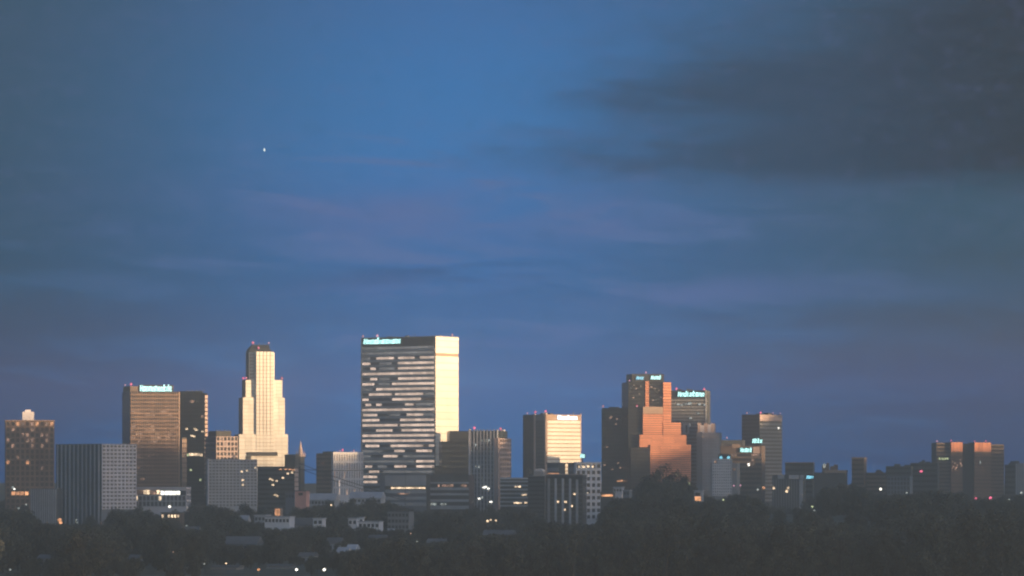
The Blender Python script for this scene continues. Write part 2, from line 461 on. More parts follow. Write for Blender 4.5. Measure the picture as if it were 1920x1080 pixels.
# unseen ridge added to block the low sun: skyline shaped to shade the towers
PER = Vector((math.cos(R(SUN_AZ - 90)) * 0, 0, 0))
sdx, sdy = math.sin(R(SUN_AZ)), math.cos(R(SUN_AZ))          # towards the sun
pdx, pdy = -sdy, sdx                                          # along the ridge
SR = -90.0
ctrl = []
for (x, y, zz) in ((-60, 1350, 60), (-310, 2450, 74), (-355, 2700, 79), (-205, 2500, 72), (40, 2600, 66), (-120, 2750, 52), (-15, 2700, 62), (-270, 2900, 66),
                   (-205, 2950, 52), (-187, 2950, 46), (-60, 3000, 43), (40, 3060, 42), (100, 3080, 50), (130, 3082, 60), (195, 3095, 80), (137, 3160, 93), (260, 3150, 74), (350, 3200, 62), (500, 3300, 62)):
    t_ = x * pdx + y * pdy; s_ = x * sdx + y * sdy
    ctrl.append((t_, zz + (SR - s_) * math.tan(R(SUN_EL))))
ctrl.sort()
def ridge_h(t):
    if t <= ctrl[0][0]: return ctrl[0][1]
    if t >= ctrl[-1][0]: return ctrl[-1][1]
    for (a, ha), (b, hb) in zip(ctrl, ctrl[1:]):
        if a <= t <= b:
            u = (t - a) / max(b - a, 1e-6); u = u * u * (3 - 2 * u)
            return ha + (hb - ha) * u
rv, rf = [], []
ts = [1000 + i * 14 for i in range(170)]
ss = [-230, -180, -140, -105, -75, -50, -28, -10, 0, 10, 28, 60, 110, 180, 270, 380]
for t in ts:
    fade = min(1, (t - 1000) / 130) * min(1, (ts[-1] - t) / 250)
    for s_ in ss:
        prof = math.cos(max(-1, min(1, s_ / (235 if s_ < 0 else 385))) * math.pi / 2) ** 1.3
        hz = ridge_h(t) * prof * fade - 3 + (5 * noise.noise((t * .02, s_ * .02, 1.0)) if abs(s_) > 12 else 1.2 * noise.noise((t * .05, 0, 1.0)))
        rv.append((sdx * (SR + s_) + pdx * t, sdy * (SR + s_) + pdy * t, hz))
m_ = len(ss)
for j in range(len(ts) - 1):
    for i in range(m_ - 1):
        rf.append((j * m_ + i, j * m_ + i + 1, (j + 1) * m_ + i + 1, (j + 1) * m_ + i))
ro = pydata('hills', rv, rf, 'hill_wood', smooth=True); ro['kind'] = 'structure'  # the added ridge, out of view, there to block the sun
# low far hills closing the horizon
hv, hf = [], []
xs = [-3200 + i * 40 for i in range(161)]
for i, x in enumerate(xs):
    top = 33 + 5 * noise.noise((x * .0016, 2.0, 0)) + 2.2 * noise.noise((x * .01, 5.0, 0))
    for (yy, zz) in ((4000, -2), (4150, top * .6), (4350, top), (4650, top * .7), (4950, -2)):
        hv.append((x, yy, zz))
for i in range(len(xs) - 1):
    for j in range(4):
        hf.append((i * 5 + j, (i + 1) * 5 + j, (i + 1) * 5 + j + 1, i * 5 + j + 1))
ho = pydata('hills', hv, hf, 'hill_wood', smooth=True); ho['kind'] = 'structure'

# ------------------------------------------------------------------ buildings
def split_runs(runs, seed, step=0.075, drop=0.08):
    r = random.Random(seed); out = []
    for (a, b) in runs:
        x = a
        while x < b - 0.01:
            w = min(b - x, step * r.uniform(0.6, 1.5))
            if r.random() > drop: out.append((x + 0.002, x + w - 0.003))
            x += w
    return out

# leftmost residential tower with a white lift house
B = Building('apartment_tower', 'brown gridded apartment tower with a white lift house on top, leftmost of the skyline', 0, 10, 102, 2700, 82, 'towers of the skyline', 'tower', L=26)
B.body(789, 'brown_stone')
B.grid('R', 0.2, B.W - 0.2, B.z(955), B.z(789.5), 10, 16, 1.35, 1.3, 'bronze_panel', 'glass_dark', rows_lit=lambda j, i: 0.5 if j == 15 else 0.28 if j > 10 else 0.1 if j > 6 else 0.02, litmat=('light_dim', 'light_dim', 'light_dim', 'light_amber'))
ph = B.box('lift_house', -6, -0.6, B.sR(42), B.sR(64), B.z(789), B.z(772), 'white_concrete')
B.box('lift_house_cap', -5, -2, B.sR(47), B.sR(58), B.z(772), B.z(768), 'white_concrete')
B.box('parapet', -B.L, 0.3, -0.3, B.W + 0.3, B.z(789), B.z(787.5), 'tan_stone')
B.lit('R', [(25, 925), (33, 925), (41, 925), (50, 925)], 'light_amber', 2.4, 2.4)

# striped slab, left face of fins and right face a white grid
B = Building('office_block', 'pale block with dark pinstriped left face and white gridded right face', 105, 190, 255, 2450, 42, 'mid-rise blocks', 'building')
B.body(833, 'bluegrey_metal')
B.box('parapet', -B.L - .2, .2, -.2, B.W + .2, B.z(833), B.z(832), 'mid_concrete')
B.panel('L', -B.L, 0, 0, B.z(833), 'glass_blue', 'curtain_wall', 0.05)
B.fins('L', -B.L, 0, 11, 0.8, 0, B.z(833.5), 'grey_concrete', 0.8)
B.grid('R', 0.1, B.W - 0.1, B.z(955), B.z(833.2), 9, 17, 1.1, 1.25, 'white_concrete', 'glass_dark', 0.7)
B2 = Building('office_wing', 'low pinstriped wing on the left of the white gridded block', 57, 106, 112, 2462, 10, 'mid-rise blocks', 'building', W=12)
B2.body(917, 'bluegrey_metal')
B2.fins('L', -B2.L, 0, 12, 0.55, 0, B2.z(917.5), 'grey_concrete', 0.6)
B2.box('parapet', -B2.L - .2, .2, -.2, B2.W, B2.z(917), B2.z(916), 'bluegrey_metal')

# bronze tower with the long glowing sign
B = Building('office_tower', 'bronze glass tower under a long glowing cyan sign on the left', 229, 244, 337, 2900, 72, 'towers of the skyline', 'tower')
B.body(734, 'glass_black')
nf = 22
B.bands('R', 0.1, B.W - 0.1, B.z(945), B.z(734.2), 30, 0.42, 'bronze_panel', 'glass_dark', 0.3,
        runs=lambda j: split_runs({12: [(.05, .2), (.35, .4)], 16: [(.15, .2), (.4, .55)], 17: [(0, .1), (.2, .3), (.4, .62), (.7, .8)], 18: [(.1, .25), (.5, .6), (.75, .85), (.92, 1)], 19: [(0, .06), (.3, .5), (.8, .9)],
                                   20: [(.0, .1), (.42, .5), (.9, 1)], 23: [(.3, .5), (.75, .85)], 24: [(0, .2), (.4, .48), (.6, .75)], 9: [(.1, .2)], 6: [(.05, .12), (.2, .3)]}.get(j, []), j, 0.05), litmat='light_dim')
B.fins('R', 0.1, B.W - 0.1, 23, 0.5, B.z(945), B.z(734.5), 'bronze_panel', 0.5, name='mullion')
B.panel('R', B.W - .9, B.W, 0, B.z(734), 'tan_stone', 'corner_pier', .6)
B.box('penthouse', -B.L * .9, -.05, .1, B.sR(325), B.z(734), B.z(724), 'brown_stone')
B.sign('R', 262, 322, 722, 733.5, 'sign_cyan', 11, .05, seed=3)
B.beacon(-1, 1, B.z(724)); B.beacon(-B.L * .8, 1, B.z(724), 'beacon_pink', .6); B.beacon(-1, B.sR(325), B.z(728), 'beacon_pink', .7)

B = Building('stair_tower', 'narrow beige annex at the foot of the bronze tower', 337, 341, 350, 2860, 60, 'mid-rise blocks', 'building')
B.body(822, 'brown_stone')
B.panels('R', 0, B.W, B.z(905), B.z(822), 9, 1.0, 'tan_stone', .3)
B.box('parapet', -B.L, .4, -.1, B.W + .1, B.z(822), B.z(820), 'dark_concrete')

# black tower beside it with the thin lit edge
B = Building('office_tower', 'black tower with a thin rosy edge beside the bronze tower', 333, 384, 389, 2945, 20, 'towers of the skyline', 'tower')
B.body(737, 'glass_black')
B.bands('L', -B.L, -0.1, B.z(960), B.z(737.5), 28, 0.3, 'black_metal', 'glass_black', 0.2)
B.panels('R', 0, B.W, B.z(930), B.z(740), 24, 0.7, 'rose_stone', .25)
B.box('roof_screen', -B.L + 1, -3, 1.5, B.W - 1, B.z(737), B.z(733), 'black_metal')
for q in (350, 358, 366, 373, 380):
    B.box('roof_mast', B.sL(q) - .2, B.sL(q) + .2, 2, 2.4, B.z(733), B.z(730.5), 'mid_concrete')
B.lit('L', [(362, 752), (359, 753), (380, 781)], 'light_dim', 2.4, 1.8)
B.lit('L', [(350, 804), (366, 804), (368, 806), (380, 809), (360, 817), (364, 818)], 'light_warm', 2.0, 1.3)
B.lit('L', [(357, 852), (361, 852), (365, 852), (369, 852), (373, 852), (378, 853)], 'light_warm', 1.7, 2.0)
B.lit('L', [(376, 900), (358, 881), (352, 853), (345, 858)], 'light_green', 1.6, 1.8)

# low white pavilion block with lit top floor
B = Building('low_block', 'low white block with a row of bright windows under its roof edge', 252, 349, 357, 2480, 14, 'mid-rise blocks', 'building')
B.body(916, 'white_concrete')
B.box('roof_slab', -B.L - .3, .3, -.9, B.W + .3, B.z(916), B.z(913), 'white_concrete')
B.grid('L', -B.L + .1, -.1, B.z(950), B.z(929), 13, 2, 0.7, 0.8, 'grey_concrete', 'glass_blue', 0.4, lit=0.06)
B.panel('L', -B.L + .1, -.1, B.z(928.5), B.z(920), 'glass_blue', 'window_strip', .06)
s0, s1 = B.rng('L', 301, 338)
for i in range(5):
    w = (s1 - s0) / 5
    B.panel('L', s0 + i * w + .12, s0 + (i + 1) * w - .12, B.z(927.8), B.z(920.6), 'light_white', 'lit_window', .14, .02)
s0, s1 = B.rng('L', 256, 300)
for i in range(7):
    w = (s1 - s0) / 7
    B.panel('L', s0 + i * w + .15, s0 + (i + 1) * w - .15, B.z(927), B.z(919), random.choice(('light_warm', 'light_dim', 'light_dim')), 'lit_window', .14, .02)
B.grid('R', .1, B.W - .1, B.z(950), B.z(916.2), 3, 3, .7, .8, 'white_concrete', 'glass_blue', .4)

# rosy tower behind the grey grid block
B = Building('apartment_tower', 'rosy gridded apartment tower with a dark flank behind the grey grid block', 385, 405, 446, 2800, 68, 'towers of the skyline', 'tower')
B.body(818, 'dark_concrete')
B.grid('R', .1, B.W - .1, B.z(940), B.z(818.2), 6, 13, .9, 1.2, 'rose_stone', 'glass_dark', .4, lit=.02, litmat=('light_dim',))
B.bands('L', -B.L, -.1, B.z(940), B.z(818.5), 13, .5, 'dark_concrete', 'glass_dark', .2)
B.box('plant_room', -B.L * .8, -1, .6, B.sR(434), B.z(818), B.z(808), 'black_metal')
for q in (408, 416, 424, 431):
    B.box('roof_mast', -4, -3.7, B.sR(q), B.sR(q) + .3, B.z(808), B.z(804.5), 'pole_metal')

# grey grid block
B = Building('apartment_block', 'broad grey apartment block with a regular window grid left of the stepped tower', 387, 390.5, 482, 2500, 70, 'mid-rise blocks', 'building')
B.body(862, 'grey_concrete')
B.grid('R', .05, B.W - .05, B.z(950), B.z(862.2), 14, 15, .85, 1.05, 'grey_concrete', 'glass_blue', .45, lit=.01)
B.lit('R', [(453, 884), (463, 882), (455, 900), (455, 909)], 'light_warm', 1.4, 1.1)
B.panel('R', -.5, .4, 0, B.z(861), 'white_concrete', 'corner_pier', .7)
B.box('parapet', -B.L, 0, .02, B.W, B.z(862), B.z(861.2), 'mid_concrete')

# the stepped cream tower
B = Building('office_tower', 'bright cream stepped tower with setbacks and a dark crown', 448, 448.1, 540, 2950, 75, 'towers of the skyline', 'tower', L=30)
def tier(xa, xb, ya, yb, dep, n, cols, mat='cream_stone'):
    a, b = B.rng('R', xa, xb)
    B.box('tier', -17 + dep*.2, -dep, a, b, 0 if yb > 870 else B.z(yb), B.z(ya), 'cream_joint')
    B.panels('R', a, b, B.z(yb), B.z(ya), n, .26, mat, .25, -dep, cols, .15)
    B.panel('L', -17 + dep*.2, -dep, B.z(yb), B.z(ya), 'black_metal', 'flank_shade', .12, .1, a)  # shade of the unlit flank put into a black panel
    return a, b
tier(448, 540, 814, 930, 0, 16, 8)
tier(456, 535, 745, 814, 1.6, 10, 7)
tier(462, 531, 712, 745, 3.2, 5, 6)
a, b = tier(469, 517, 660, 712, 4.6, 8, 6)
ca_, cb_ = B.rng('R', 480, 513)
for i in range(5):
    w = (cb_ - ca_) / 5
    B.panel('R', ca_ + i * w + .2, ca_ + (i + 1) * w - .2, B.z(905), B.z(659), 'cream_stone', 'bay_pier', .5, 5.2, 0)
for j in range(36):
    zz = B.z(905) + (B.z(660) - B.z(905)) * j / 36
    B.panel('R', ca_, cb_, zz, zz + .35, 'tan_stone', 'sill', .58, .5, 0)
sa_, sb_ = B.rng('R', 470, 479.5)
for i in range(2):
    for j in range(8):
        w = (sb_ - sa_) / 2; zz = B.z(711) + j * (B.z(661) - B.z(711)) / 8
        B.panel('R', sa_ + i * w + .25, sa_ + (i + 1) * w - .25, zz + .5, zz + 2.1, 'tan_stone', 'window', .32, .02, -4.6)
# crown: a dark mansard on a collar
za, zb = B.z(660), B.z(645.5)
a, b = B.rng('R', 469, 513); c, e = B.rng('R', 478, 508)
cv = [(-16, a, za), (-5, a, za), (-5, b, za), (-16, b, za), (-15, a + .8, zb - 3), (-6, a + 1.5, zb - 3), (-6, b - 1.5, zb - 3), (-15, b - 1, zb - 3), (-14, c, zb), (-8, c, zb), (-8, e, zb), (-14, e, zb)]
cf = [(3, 2, 1, 0), (0, 1, 5, 4), (1, 2, 6, 5), (2, 3, 7, 6), (3, 0, 4, 7), (4, 5, 9, 8), (5, 6, 10, 9), (6, 7, 11, 10), (7, 4, 8, 11), (8, 9, 10, 11)]
pydata('crown', cv, cf, 'black_metal', B.root)
B.beacon(-8, c, zb); B.beacon(-8, e, zb, 'beacon_pink', .7); B.beacon(-4.8, B.sR(487), za + 2, 'beacon_red', .8)
B.beacon(-14, B.sR(463), B.z(712)); B.beacon(-3, B.sR(463), B.z(712), 'beacon_red', .7); B.beacon(-3, B.sR(530), B.z(712))
for px in (481, 490, 498, 505):
    B.box('roof_mast', -9, -8.8, B.sR(px), B.sR(px) + .25, zb, zb + 1.6, 'pole_metal')
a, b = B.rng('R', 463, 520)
B.panel('R', a, b, B.z(855), B.z(847.5), 'black_metal', 'shadow_band', 1.0, .1, 0)  # dark panel standing in for a shadow across the facade
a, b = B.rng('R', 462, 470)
B.panel('R', a, b, B.z(861), B.z(855.2), 'black_metal', 'shadow_band', 1.0, .1, 0)

# dark brick block at its foot
B = Building('brick_block', 'dark block with scattered lit windows at the foot of the stepped cream tower', 483, 552, 560, 2700, 25, 'mid-rise blocks', 'building')
B.body(876, 'dark_concrete')
B.bands('L', -B.L, -.1, B.z(960), B.z(880), 9, .55, 'dark_concrete', 'glass_black', .25)
B.panels('R', 0, B.W, B.z(930), B.z(877), 6, .8, 'rose_stone', .25)
B.box('parapet', -B.L, .3, -.4, B.W, B.z(876.5), B.z(874.5), 'brown_stone')
B.box('plant_room', -B.L * .3, -B.L * .02, 2, 9, B.z(874.5), B.z(852), 'dark_concrete')
B.lit('L', [(507, 898), (511, 900), (519, 902), (531, 896), (540, 888), (548, 886), (512, 909), (516, 928), (520, 930)], 'light_warm', 1.6, 1.2)
B.lit('L', [(526, 880), (536, 880), (544, 880), (550, 881)], 'light_amber', 2.0, .7)

# spire
B = Building('church_spire', 'pale pink pointed spire on a dark tower right of the stepped cream tower', 556, 563, 571, 2900, 45, None, 'spire')
B.body(857, 'dark_concrete')
def cone(name, r0, r1, z0, z1, mat, n=8):
    cx, cy = -B.L / 2, B.W / 2
    v = [(cx + r0 * math.cos(i * 2 * math.pi / n), cy + r0 * math.sin(i * 2 * math.pi / n), z0) for i in range(n)] + \
        [(cx + r1 * math.cos(i * 2 * math.pi / n), cy + r1 * math.sin(i * 2 * math.pi / n), z1) for i in range(n)]
    f = [(i, (i + 1) % n, n + (i + 1) % n, n + i) for i in range(n)] + [tuple(range(n - 1, -1, -1)), tuple(range(n, 2 * n))]
    return pydata(name, v, f, mat, B.root)
B.box('cornice', -B.L - .8, .8, -.8, B.W + .8, B.z(858), B.z(856), 'dark_concrete')
cone('drum', 2.7, 2.4, B.z(856), B.z(851), 'rose_stone')
cone('steeple', 1.9, .25, B.z(851), B.z(829), 'rose_stone')
cone('finial', .22, .05, B.z(829), B.z(824), 'rose_stone')
for (qx, qy) in ((-B.L, 0), (0, 0), (0, B.W), (-B.L, B.W)):
    v0 = len(B.root.children)
    z0_, z1_ = B.z(856), B.z(845)
    pydata('pinnacle', [(qx - .5, qy - .5, z0_), (qx + .5, qy - .5, z0_), (qx + .5, qy + .5, z0_), (qx - .5, qy + .5, z0_), (qx, qy, z1_)], [(3, 2, 1, 0), (0, 1, 4), (1, 2, 4), (2, 3, 4), (3, 0, 4)], 'rose_stone', B.root)

B = Building('office_block', 'dim brown block left of the small lavender building', 593, 626, 632, 2850, 12, 'mid-rise blocks', 'building', W=22)
B.body(850, 'brown_stone')
B.bands('L', -B.L, -.1, B.z(945), B.z(850.5), 12, .5, 'brown_stone', 'glass_dark', .25, runs=lambda j: [(.25, .45)] if j == 9 else [], litmat='light_dim')
B.box('plant_room', -B.L * .7, -1, 3, 12, B.z(850), B.z(846.5), 'dark_concrete')

B = Building('office_block', 'small lavender-white block with slim upright windows left of the broad tower', 621.5, 624.5, 681, 2750, 68, 'mid-rise blocks', 'building')
B.body(849, 'white_paint')
B.grid('R', .05, B.W - .05, B.z(930), B.z(850), 12, 5, 1.1, 1.4, 'white_paint', 'glass_pale', .4, rows_lit=lambda j, i: .55 if j == 4 and 0 < i < 9 else .25 if j in (2, 0) else .02, litmat=('light_dim', 'light_dim', 'light_blush'))
B.box('parapet', -B.L - .1, .3, -.1, B.W + .1, B.z(849.5), B.z(847.5), 'white_paint')
B.beacon(-3, B.sR(645), B.z(847.5), 'beacon_red', .8); B.beacon(-3, B.sR(666), B.z(848.5), 'beacon_pink', .7)
B.beacon(-4, B.sR(640), B.z(848.5), 'beacon_pink', .5)

# the broad tower in the middle
B = Building('office_tower', 'broad dark tower with striped lit floors and a blazing cream right side', 678, 816, 859, 3000, 35, 'towers of the skyline', 'tower')
B.body(631, 'black_metal')
RUN = {3: [(.2, .45), (.5, .73), (.8, 1)], 4: [(0, .13), (.5, 1)], 5: [(.12, .2), (.5, 1)], 6: [(0, 1)], 7: [(.12, .22), (.5, 1)], 8: [(0, .18), (.42, 1)], 9: [(.2, 1)], 10: [(.1, .42), (.46, .85)],
       11: [(0, .1), (.42, .82)], 12: [(.05, .14), (.2, .28), (.6, .72)], 13: [(0, 1)], 14: [(.02, .22), (.62, .85)], 15: [(0, .25), (.53, 1)], 16: [(0, .5), (.53, 1)], 17: [(.2, .43), (.55, 1)], 18: [(0, 1)], 19: [(0, 1)],
       20: [(.05, .25), (.4, .85), (.92, 1)], 21: [(.45, .6), (.75, .97)], 22: [(.3, .5)], 23: [(.75, 1)], 24: [(.05, .15), (.45, .62), (.75, 1)], 25: [(.1, .25)], 26: [(0, .22)], 27: [(0, .22)], 30: [(0, .3)]}
NF = 34
ytop_ = 647.6
B.bands('L', -B.L, -.6, B.z(ytop_ + 9.75 * NF), B.z(ytop_), NF, .47, 'bluegrey_light', 'glass_blue', .4,
        runs=lambda j: split_runs(RUN.get(NF - j, []), j, .11, .0), litmat='light_blush')
fh_ = 9.75 * B.d / F
for k_ in range(1, 26):  # grey glow strips added where no window is lit
    z_ = B.z(ytop_ + 9.75 * (k_ - 1)) - fh_
    for (a_, b_) in split_runs([(0, 1)], 900 + k_, .2, .04):
        if not any(a_ < r1 and b_ > r0 for (r0, r1) in RUN.get(k_, [])):
            B.panel('L', -B.L + (B.L - .6) * a_, -B.L + (B.L - .6) * b_, z_ + fh_ * .47 + .12, z_ + fh_ - .2, 'grey_glow', 'grey_glow_strip', .1, .02)
B.panel('L', -B.L - .3, -B.L + .9, 0, B.z(630.5), 'grey_concrete', 'corner_pier', .6)
B.panel('L', -B.L + .9, -.6, B.z(ytop_ - .3), B.z(631), 'black_metal', 'sign_fascia', .5)
B.sign('L', 683, 753, 632.5, 642.3, 'sign_cyan', 10, .18, plane=-.35, seed=5)
B.panel('R', 0, B.W, 0, B.z(630.7), 'cream_joint', 'right_wall', .1)
zr = [631, 638, 650, 662, 667]
roof_units(B, 630, 1, 6)
y_ = 667
while y_ < 975: y_ += 13.2; zr.append(y_)
for i, (ya, yb) in enumerate(zip(zr, zr[1:])):
    B.panel('R', 0, B.W, B.z(yb) + .16, B.z(ya) - .16, 'tan_stone' if i == 3 else 'cream_stone', 'facade_panel', .35, .05, .05)
B.box('roof_edge', -B.L - .3, .42, -.45, B.W + .3, B.z(631), B.z(629.8), 'grey_concrete')
B.beacon(-B.L + .5, 1, B.z(630), 'beacon_pink', .8); B.beacon(B.sL(703), 3, B.z(630), 'beacon_pink', 1.0); B.beacon(-1, B.sR(850), B.z(630), 'beacon_pink', .9)

# stepped dark building that hides the tower's foot
B = Building('office_block', 'dark stepped block in front of the cream side of the broad tower', 815, 815.1, 884, 2965, 84, 'mid-rise blocks', 'building', L=24)
for (xa, xb, yt, mt) in ((815, 828, 873, 'glass_black'), (828, 843, 827.5, 'glass_black'), (843, 884, 808, 'glass_black')):
    a, b = B.rng('R', xa, xb)
    B.box('tier', -24, 0, a + .01, b, 0, B.z(yt), mt)
    n = int((B.z(yt) - B.z(900)) / 3.9) or 1
    for j in range(n):
        zz = B.z(yt) - (j + 1) * 3.9
        B.panel('R', a + .2, b - .2, zz, zz + 1.5, 'black_metal', 'spandrel', .2, .1)
a, b = B.rng('R', 843, 884)
B.panel('R', a + .1, b, B.z(822), B.z(808.4), 'black_metal', 'plant_screen', .35, .1)

# the ribbed block with the rosy right side
B = Building('office_block', 'ribbed block with pale upright fins and a rosy gridded right side', 880, 936, 958, 2700, 24, 'mid-rise blocks', 'building')
B.body(822, 'glass_dark')
B.box('upper_floors', -B.L, -.02, .02, B.W * .7, B.z(822), B.z(808), 'glass_dark')
B.bands('L', -B.L, -.05, B.z(955), B.z(823), 16, .35, 'mid_concrete', 'glass_blue', .2, runs=lambda j: split_runs({15: [(.28, .72)], 14: [(.15, .3)], 7: [(.35, .5)], 6: [(.0, .12), (.45, .5)], 4: [(.55, .72)], 5: [(.05, .12)], 2: [(.4, .5)], 9: [(.2, .35)]}.get(j, []), j, .06), litmat='light_faint')
B.fins('L', -B.L, 0, 9, 1.0, 0, B.z(805.5), 'grey_concrete', 1.0)
B.panel('L', -B.L - .1, -B.L + .9, 0, B.z(804.5), 'white_concrete', 'corner_fin', 1.1)
B.panel('L', B.sL(928), B.sL(931), 0, B.z(821), 'rose_stone', 'rosy_fin', 1.2); B.panel('L', B.sL(932.5), B.sL(935.9), 0, B.z(821), 'rose_stone', 'rosy_fin', 1.15)
B.lit('L', [(912, 913), (908, 914), (917, 916), (900, 935), (921, 941)], 'light_white', 1.6, 1.0, out=1.2)
B.grid('R', .1, B.W - .1, B.z(955), B.z(821.8), 5, 15, 1.3, 1.5, 'rose_stone', 'glass_bronze', .35, lit=.03)
B.panel('R', B.sR(949), B.sR(952), B.z(821), B.z(805), 'white_concrete', 'vent_shaft', .2, 2.0, -2)
B.beacon(B.sL(889), .5, B.z(806), 'beacon_red', .8); B.beacon(-1, B.sR(941), B.z(808), 'beacon_red', .9)

# low banded office left half and right half
B = Building('low_office', 'low pale block with a wide blank upper band in front of the broad tower', 712, 800, 806, 2600, 12, 'mid-rise blocks', 'building')
B.body(889, 'bluegrey_metal')
s0, s1 = B.rng('L', 722, 799)
B.panel('L', s0, s1, B.z(911), B.z(891), 'grey_concrete', 'blank_band', .4)
B.panel('L', s0, s1, B.z(917), B.z(912), 'glass_dark', 'window_strip', .06)
for (xa, xb) in ((733, 745), (745, 757), (757, 770), (770, 784), (784, 798)):
    a, b = B.rng('L', xa, xb); B.panel('L', a + .1, b - .1, B.z(916.6), B.z(913.2), 'light_warm', 'lit_window', .14, .02)
for (ya, yb) in ((919, 925), (931, 937), (942, 949)):
    B.panel('L', s0, s1, B.z(yb), B.z(ya), 'grey_concrete', 'spandrel', .4)
a, b = B.rng('L', 745, 768); B.panel('L', a, b, B.z(927), B.z(924.5), 'light_dim', 'lit_window', .45, .02)
B.box('roof_edge', -B.L - .2, .3, -.6, B.W, B.z(889), B.z(887.6), 'mid_concrete')
B.panel('R', 0, B.W, 0, B.z(889), 'dark_concrete', 'flank', .2)

B = Building('low_office', 'low banded office block with pale floor stripes left of the ribbed block', 807, 879, 882, 2620, 8, 'mid-rise blocks', 'building', W=24)
B.body(890, 'glass_blue')
B.panel('L', -B.L, 0, B.z(903), B.z(890), 'dark_concrete', 'fascia', .4)
for (ya, yb) in ((903.5, 907), (914, 919), (924.5, 929), (936, 941), (948, 955)):
    B.panel('L', -B.L, 0, B.z(yb), B.z(ya), 'grey_concrete', 'spandrel', .45)
for sp in split_runs([(.05, .25), (.3, .65), (.8, .95)], 4, .08, .2):
    B.panel('L', -B.L + B.L * sp[0], -B.L + B.L * sp[1], B.z(913), B.z(908.5), 'light_dim', 'lit_window', .14, .02)
for sp in split_runs([(.0, .42), (.6, .75)], 9, .07, .25):
    B.panel('L', -B.L + B.L * sp[0], -B.L + B.L * sp[1], B.z(947.5), B.z(943), 'light_faint', 'lit_window', .14, .02)
B.panel('L', -B.L - 2.6, -B.L, 0, B.z(889), 'dark_concrete', 'end_pier', .8)

B = Building('low_office', 'low striped office with a pale roof line right of the ribbed block', 938, 1020, 1024, 2640, 8, 'mid-rise blocks', 'building', W=22)
B.body(897, 'glass_dark')
B.box('roof_edge', -B.L, .2, -.9, B.W, B.z(898.5), B.z(895.5), 'white_concrete')
for q in range(7):
    ya = 901 + q * 7.6
    B.panel('L', -B.L, 0, B.z(ya + 3.4), B.z(ya), 'grey_concrete', 'spandrel', .4)
B.lit('L', [(968, 912.5), (974, 912.5), (980, 928), (985, 927.5), (966, 943), (971, 943), (976, 943), (986, 942.5)], 'light_warm', 1.9, 1.0, out=.5)
B = Building('office_block', 'plain dark block left of the block with five pale ribs', 990, 1021, 1028, 2600, 20, 'mid-rise blocks', 'building')
B.body(893, 'dark_concrete')
B.bands('L', -B.L, -.1, B.z(975), B.z(894), 10, .6, 'dark_concrete', 'glass_black', .15)
B.box('parapet', -B.L - .2, .2, -.2, B.W, B.z(893), B.z(892), 'mid_concrete')
B = Building('roof_dome', 'small pale rounded roof behind the low striped office', 1001, 1017, 1021, 2900, 10, None, 'building', W=12)
B.body(884, 'mid_concrete')
v, f = [], []
for i in range(13):
    an = math.pi * i / 12
    for yy in (0, 12): v.append((-B.L / 2 + math.cos(an) * B.L / 2, yy, B.z(884) + math.sin(an) * 2.2))
f = [(2 * i, 2 * i + 2, 2 * i + 3, 2 * i + 1) for i in range(12)] + [tuple(range(0, 26, 2)), tuple(range(25, 0, -2))]
pydata('barrel_roof', v, f, 'roof_pale', B.root)

# the golden tower right of centre
B = Building('office_tower', 'golden banded tower with a white sign and dark left side right of centre', 981, 1024, 1089, 3060, 50, 'towers of the skyline', 'tower')
B.body(777, 'glass_dark')
a, b = B.rng('L', 981, 1002)
B.panel('L', a, b, 0, B.z(777.5), 'glass_black', 'dark_flank', .3)
B.panel('L', b, B.sL(1004.5), 0, B.z(776), 'rose_stone', 'corner_pier', .9)
B.bands('L', B.sL(1005), -1.4, B.z(920), B.z(789), 18, .45, 'dark_concrete', 'glass_blue', .15)
B.panel('L', B.sL(1005), -1.4, B.z(788.5), B.z(777), 'bluegrey_metal', 'plant_screen', .3)
B.panel('L', -1.4, 0, 0, B.z(774), 'rose_stone', 'corner_pier', .5, 1.4)
B.panel('R', 0, B.W, 0, B.z(787.5), 'tan_stone', 'right_wall', .1)
roof_units(B, 777, 2, 5, 1.4)
B.panels('R', 1.0, B.W - .6, B.z(920), B.z(787.5), 18, .75, 'cream_stone', .35, .05)
B.panel('R', 0, B.W, B.z(787.3), B.z(777), 'tan_stone', 'sign_fascia', .4)
B.panel('R', B.W - .7, B.W, 0, B.z(774.5), 'rose_stone', 'corner_pier', .6)
B.sign('R', 1044, 1081, 778.5, 786.5, 'sign_white', 6, .0, board='tan_stone', plane=.2, pad=.3, seed=8)
B.beacon(B.sL(987), 1, B.z(777), 'beacon_pink', .6); B.beacon(B.sL(1003), .3, B.z(775.5)); B.beacon(B.sL(1020), 1, B.z(775), 'beacon_pink', .8); B.beacon(-.7, .5, B.z(774), 'beacon_red', .7)
B.box('roof_mast', -3, -2.7, B.sR(1079), B.sR(1079) + .3, B.z(777), B.z(771), 'grey_concrete')

B = Building('rooftop_pavilion', 'dark low pavilion hiding the foot of the golden tower', 1026, 1047, 1054, 2700, 20, None, 'building', W=14)
B.body(870, 'glass_blue')
B.box('roof_slab', -B.L - .6, .6, -.6, B.W, B.z(870), B.z(867.5), 'dark_concrete')
B.panel('L', -B.L, 0, B.z(884), B.z(877), 'bluegrey_metal', 'spandrel', .3)
B.panel('L', B.sL(1028), B.sL(1048), B.z(889), B.z(886.5), 'light_amber', 'lit_window', .4)
B = Building('rooftop_pavilion', 'narrow dark pavilion left of the white building with square windows', 1065, 1079, 1084, 2720, 20, None, 'building', W=14)
B.body(870, 'glass_blue')
B.box('roof_slab', -B.L - .5, .5, -.5, B.W, B.z(870), B.z(867.5), 'dark_concrete')
B.panel('L', -B.L, 0, B.z(884), B.z(876), 'bluegrey_metal', 'spandrel', .3)

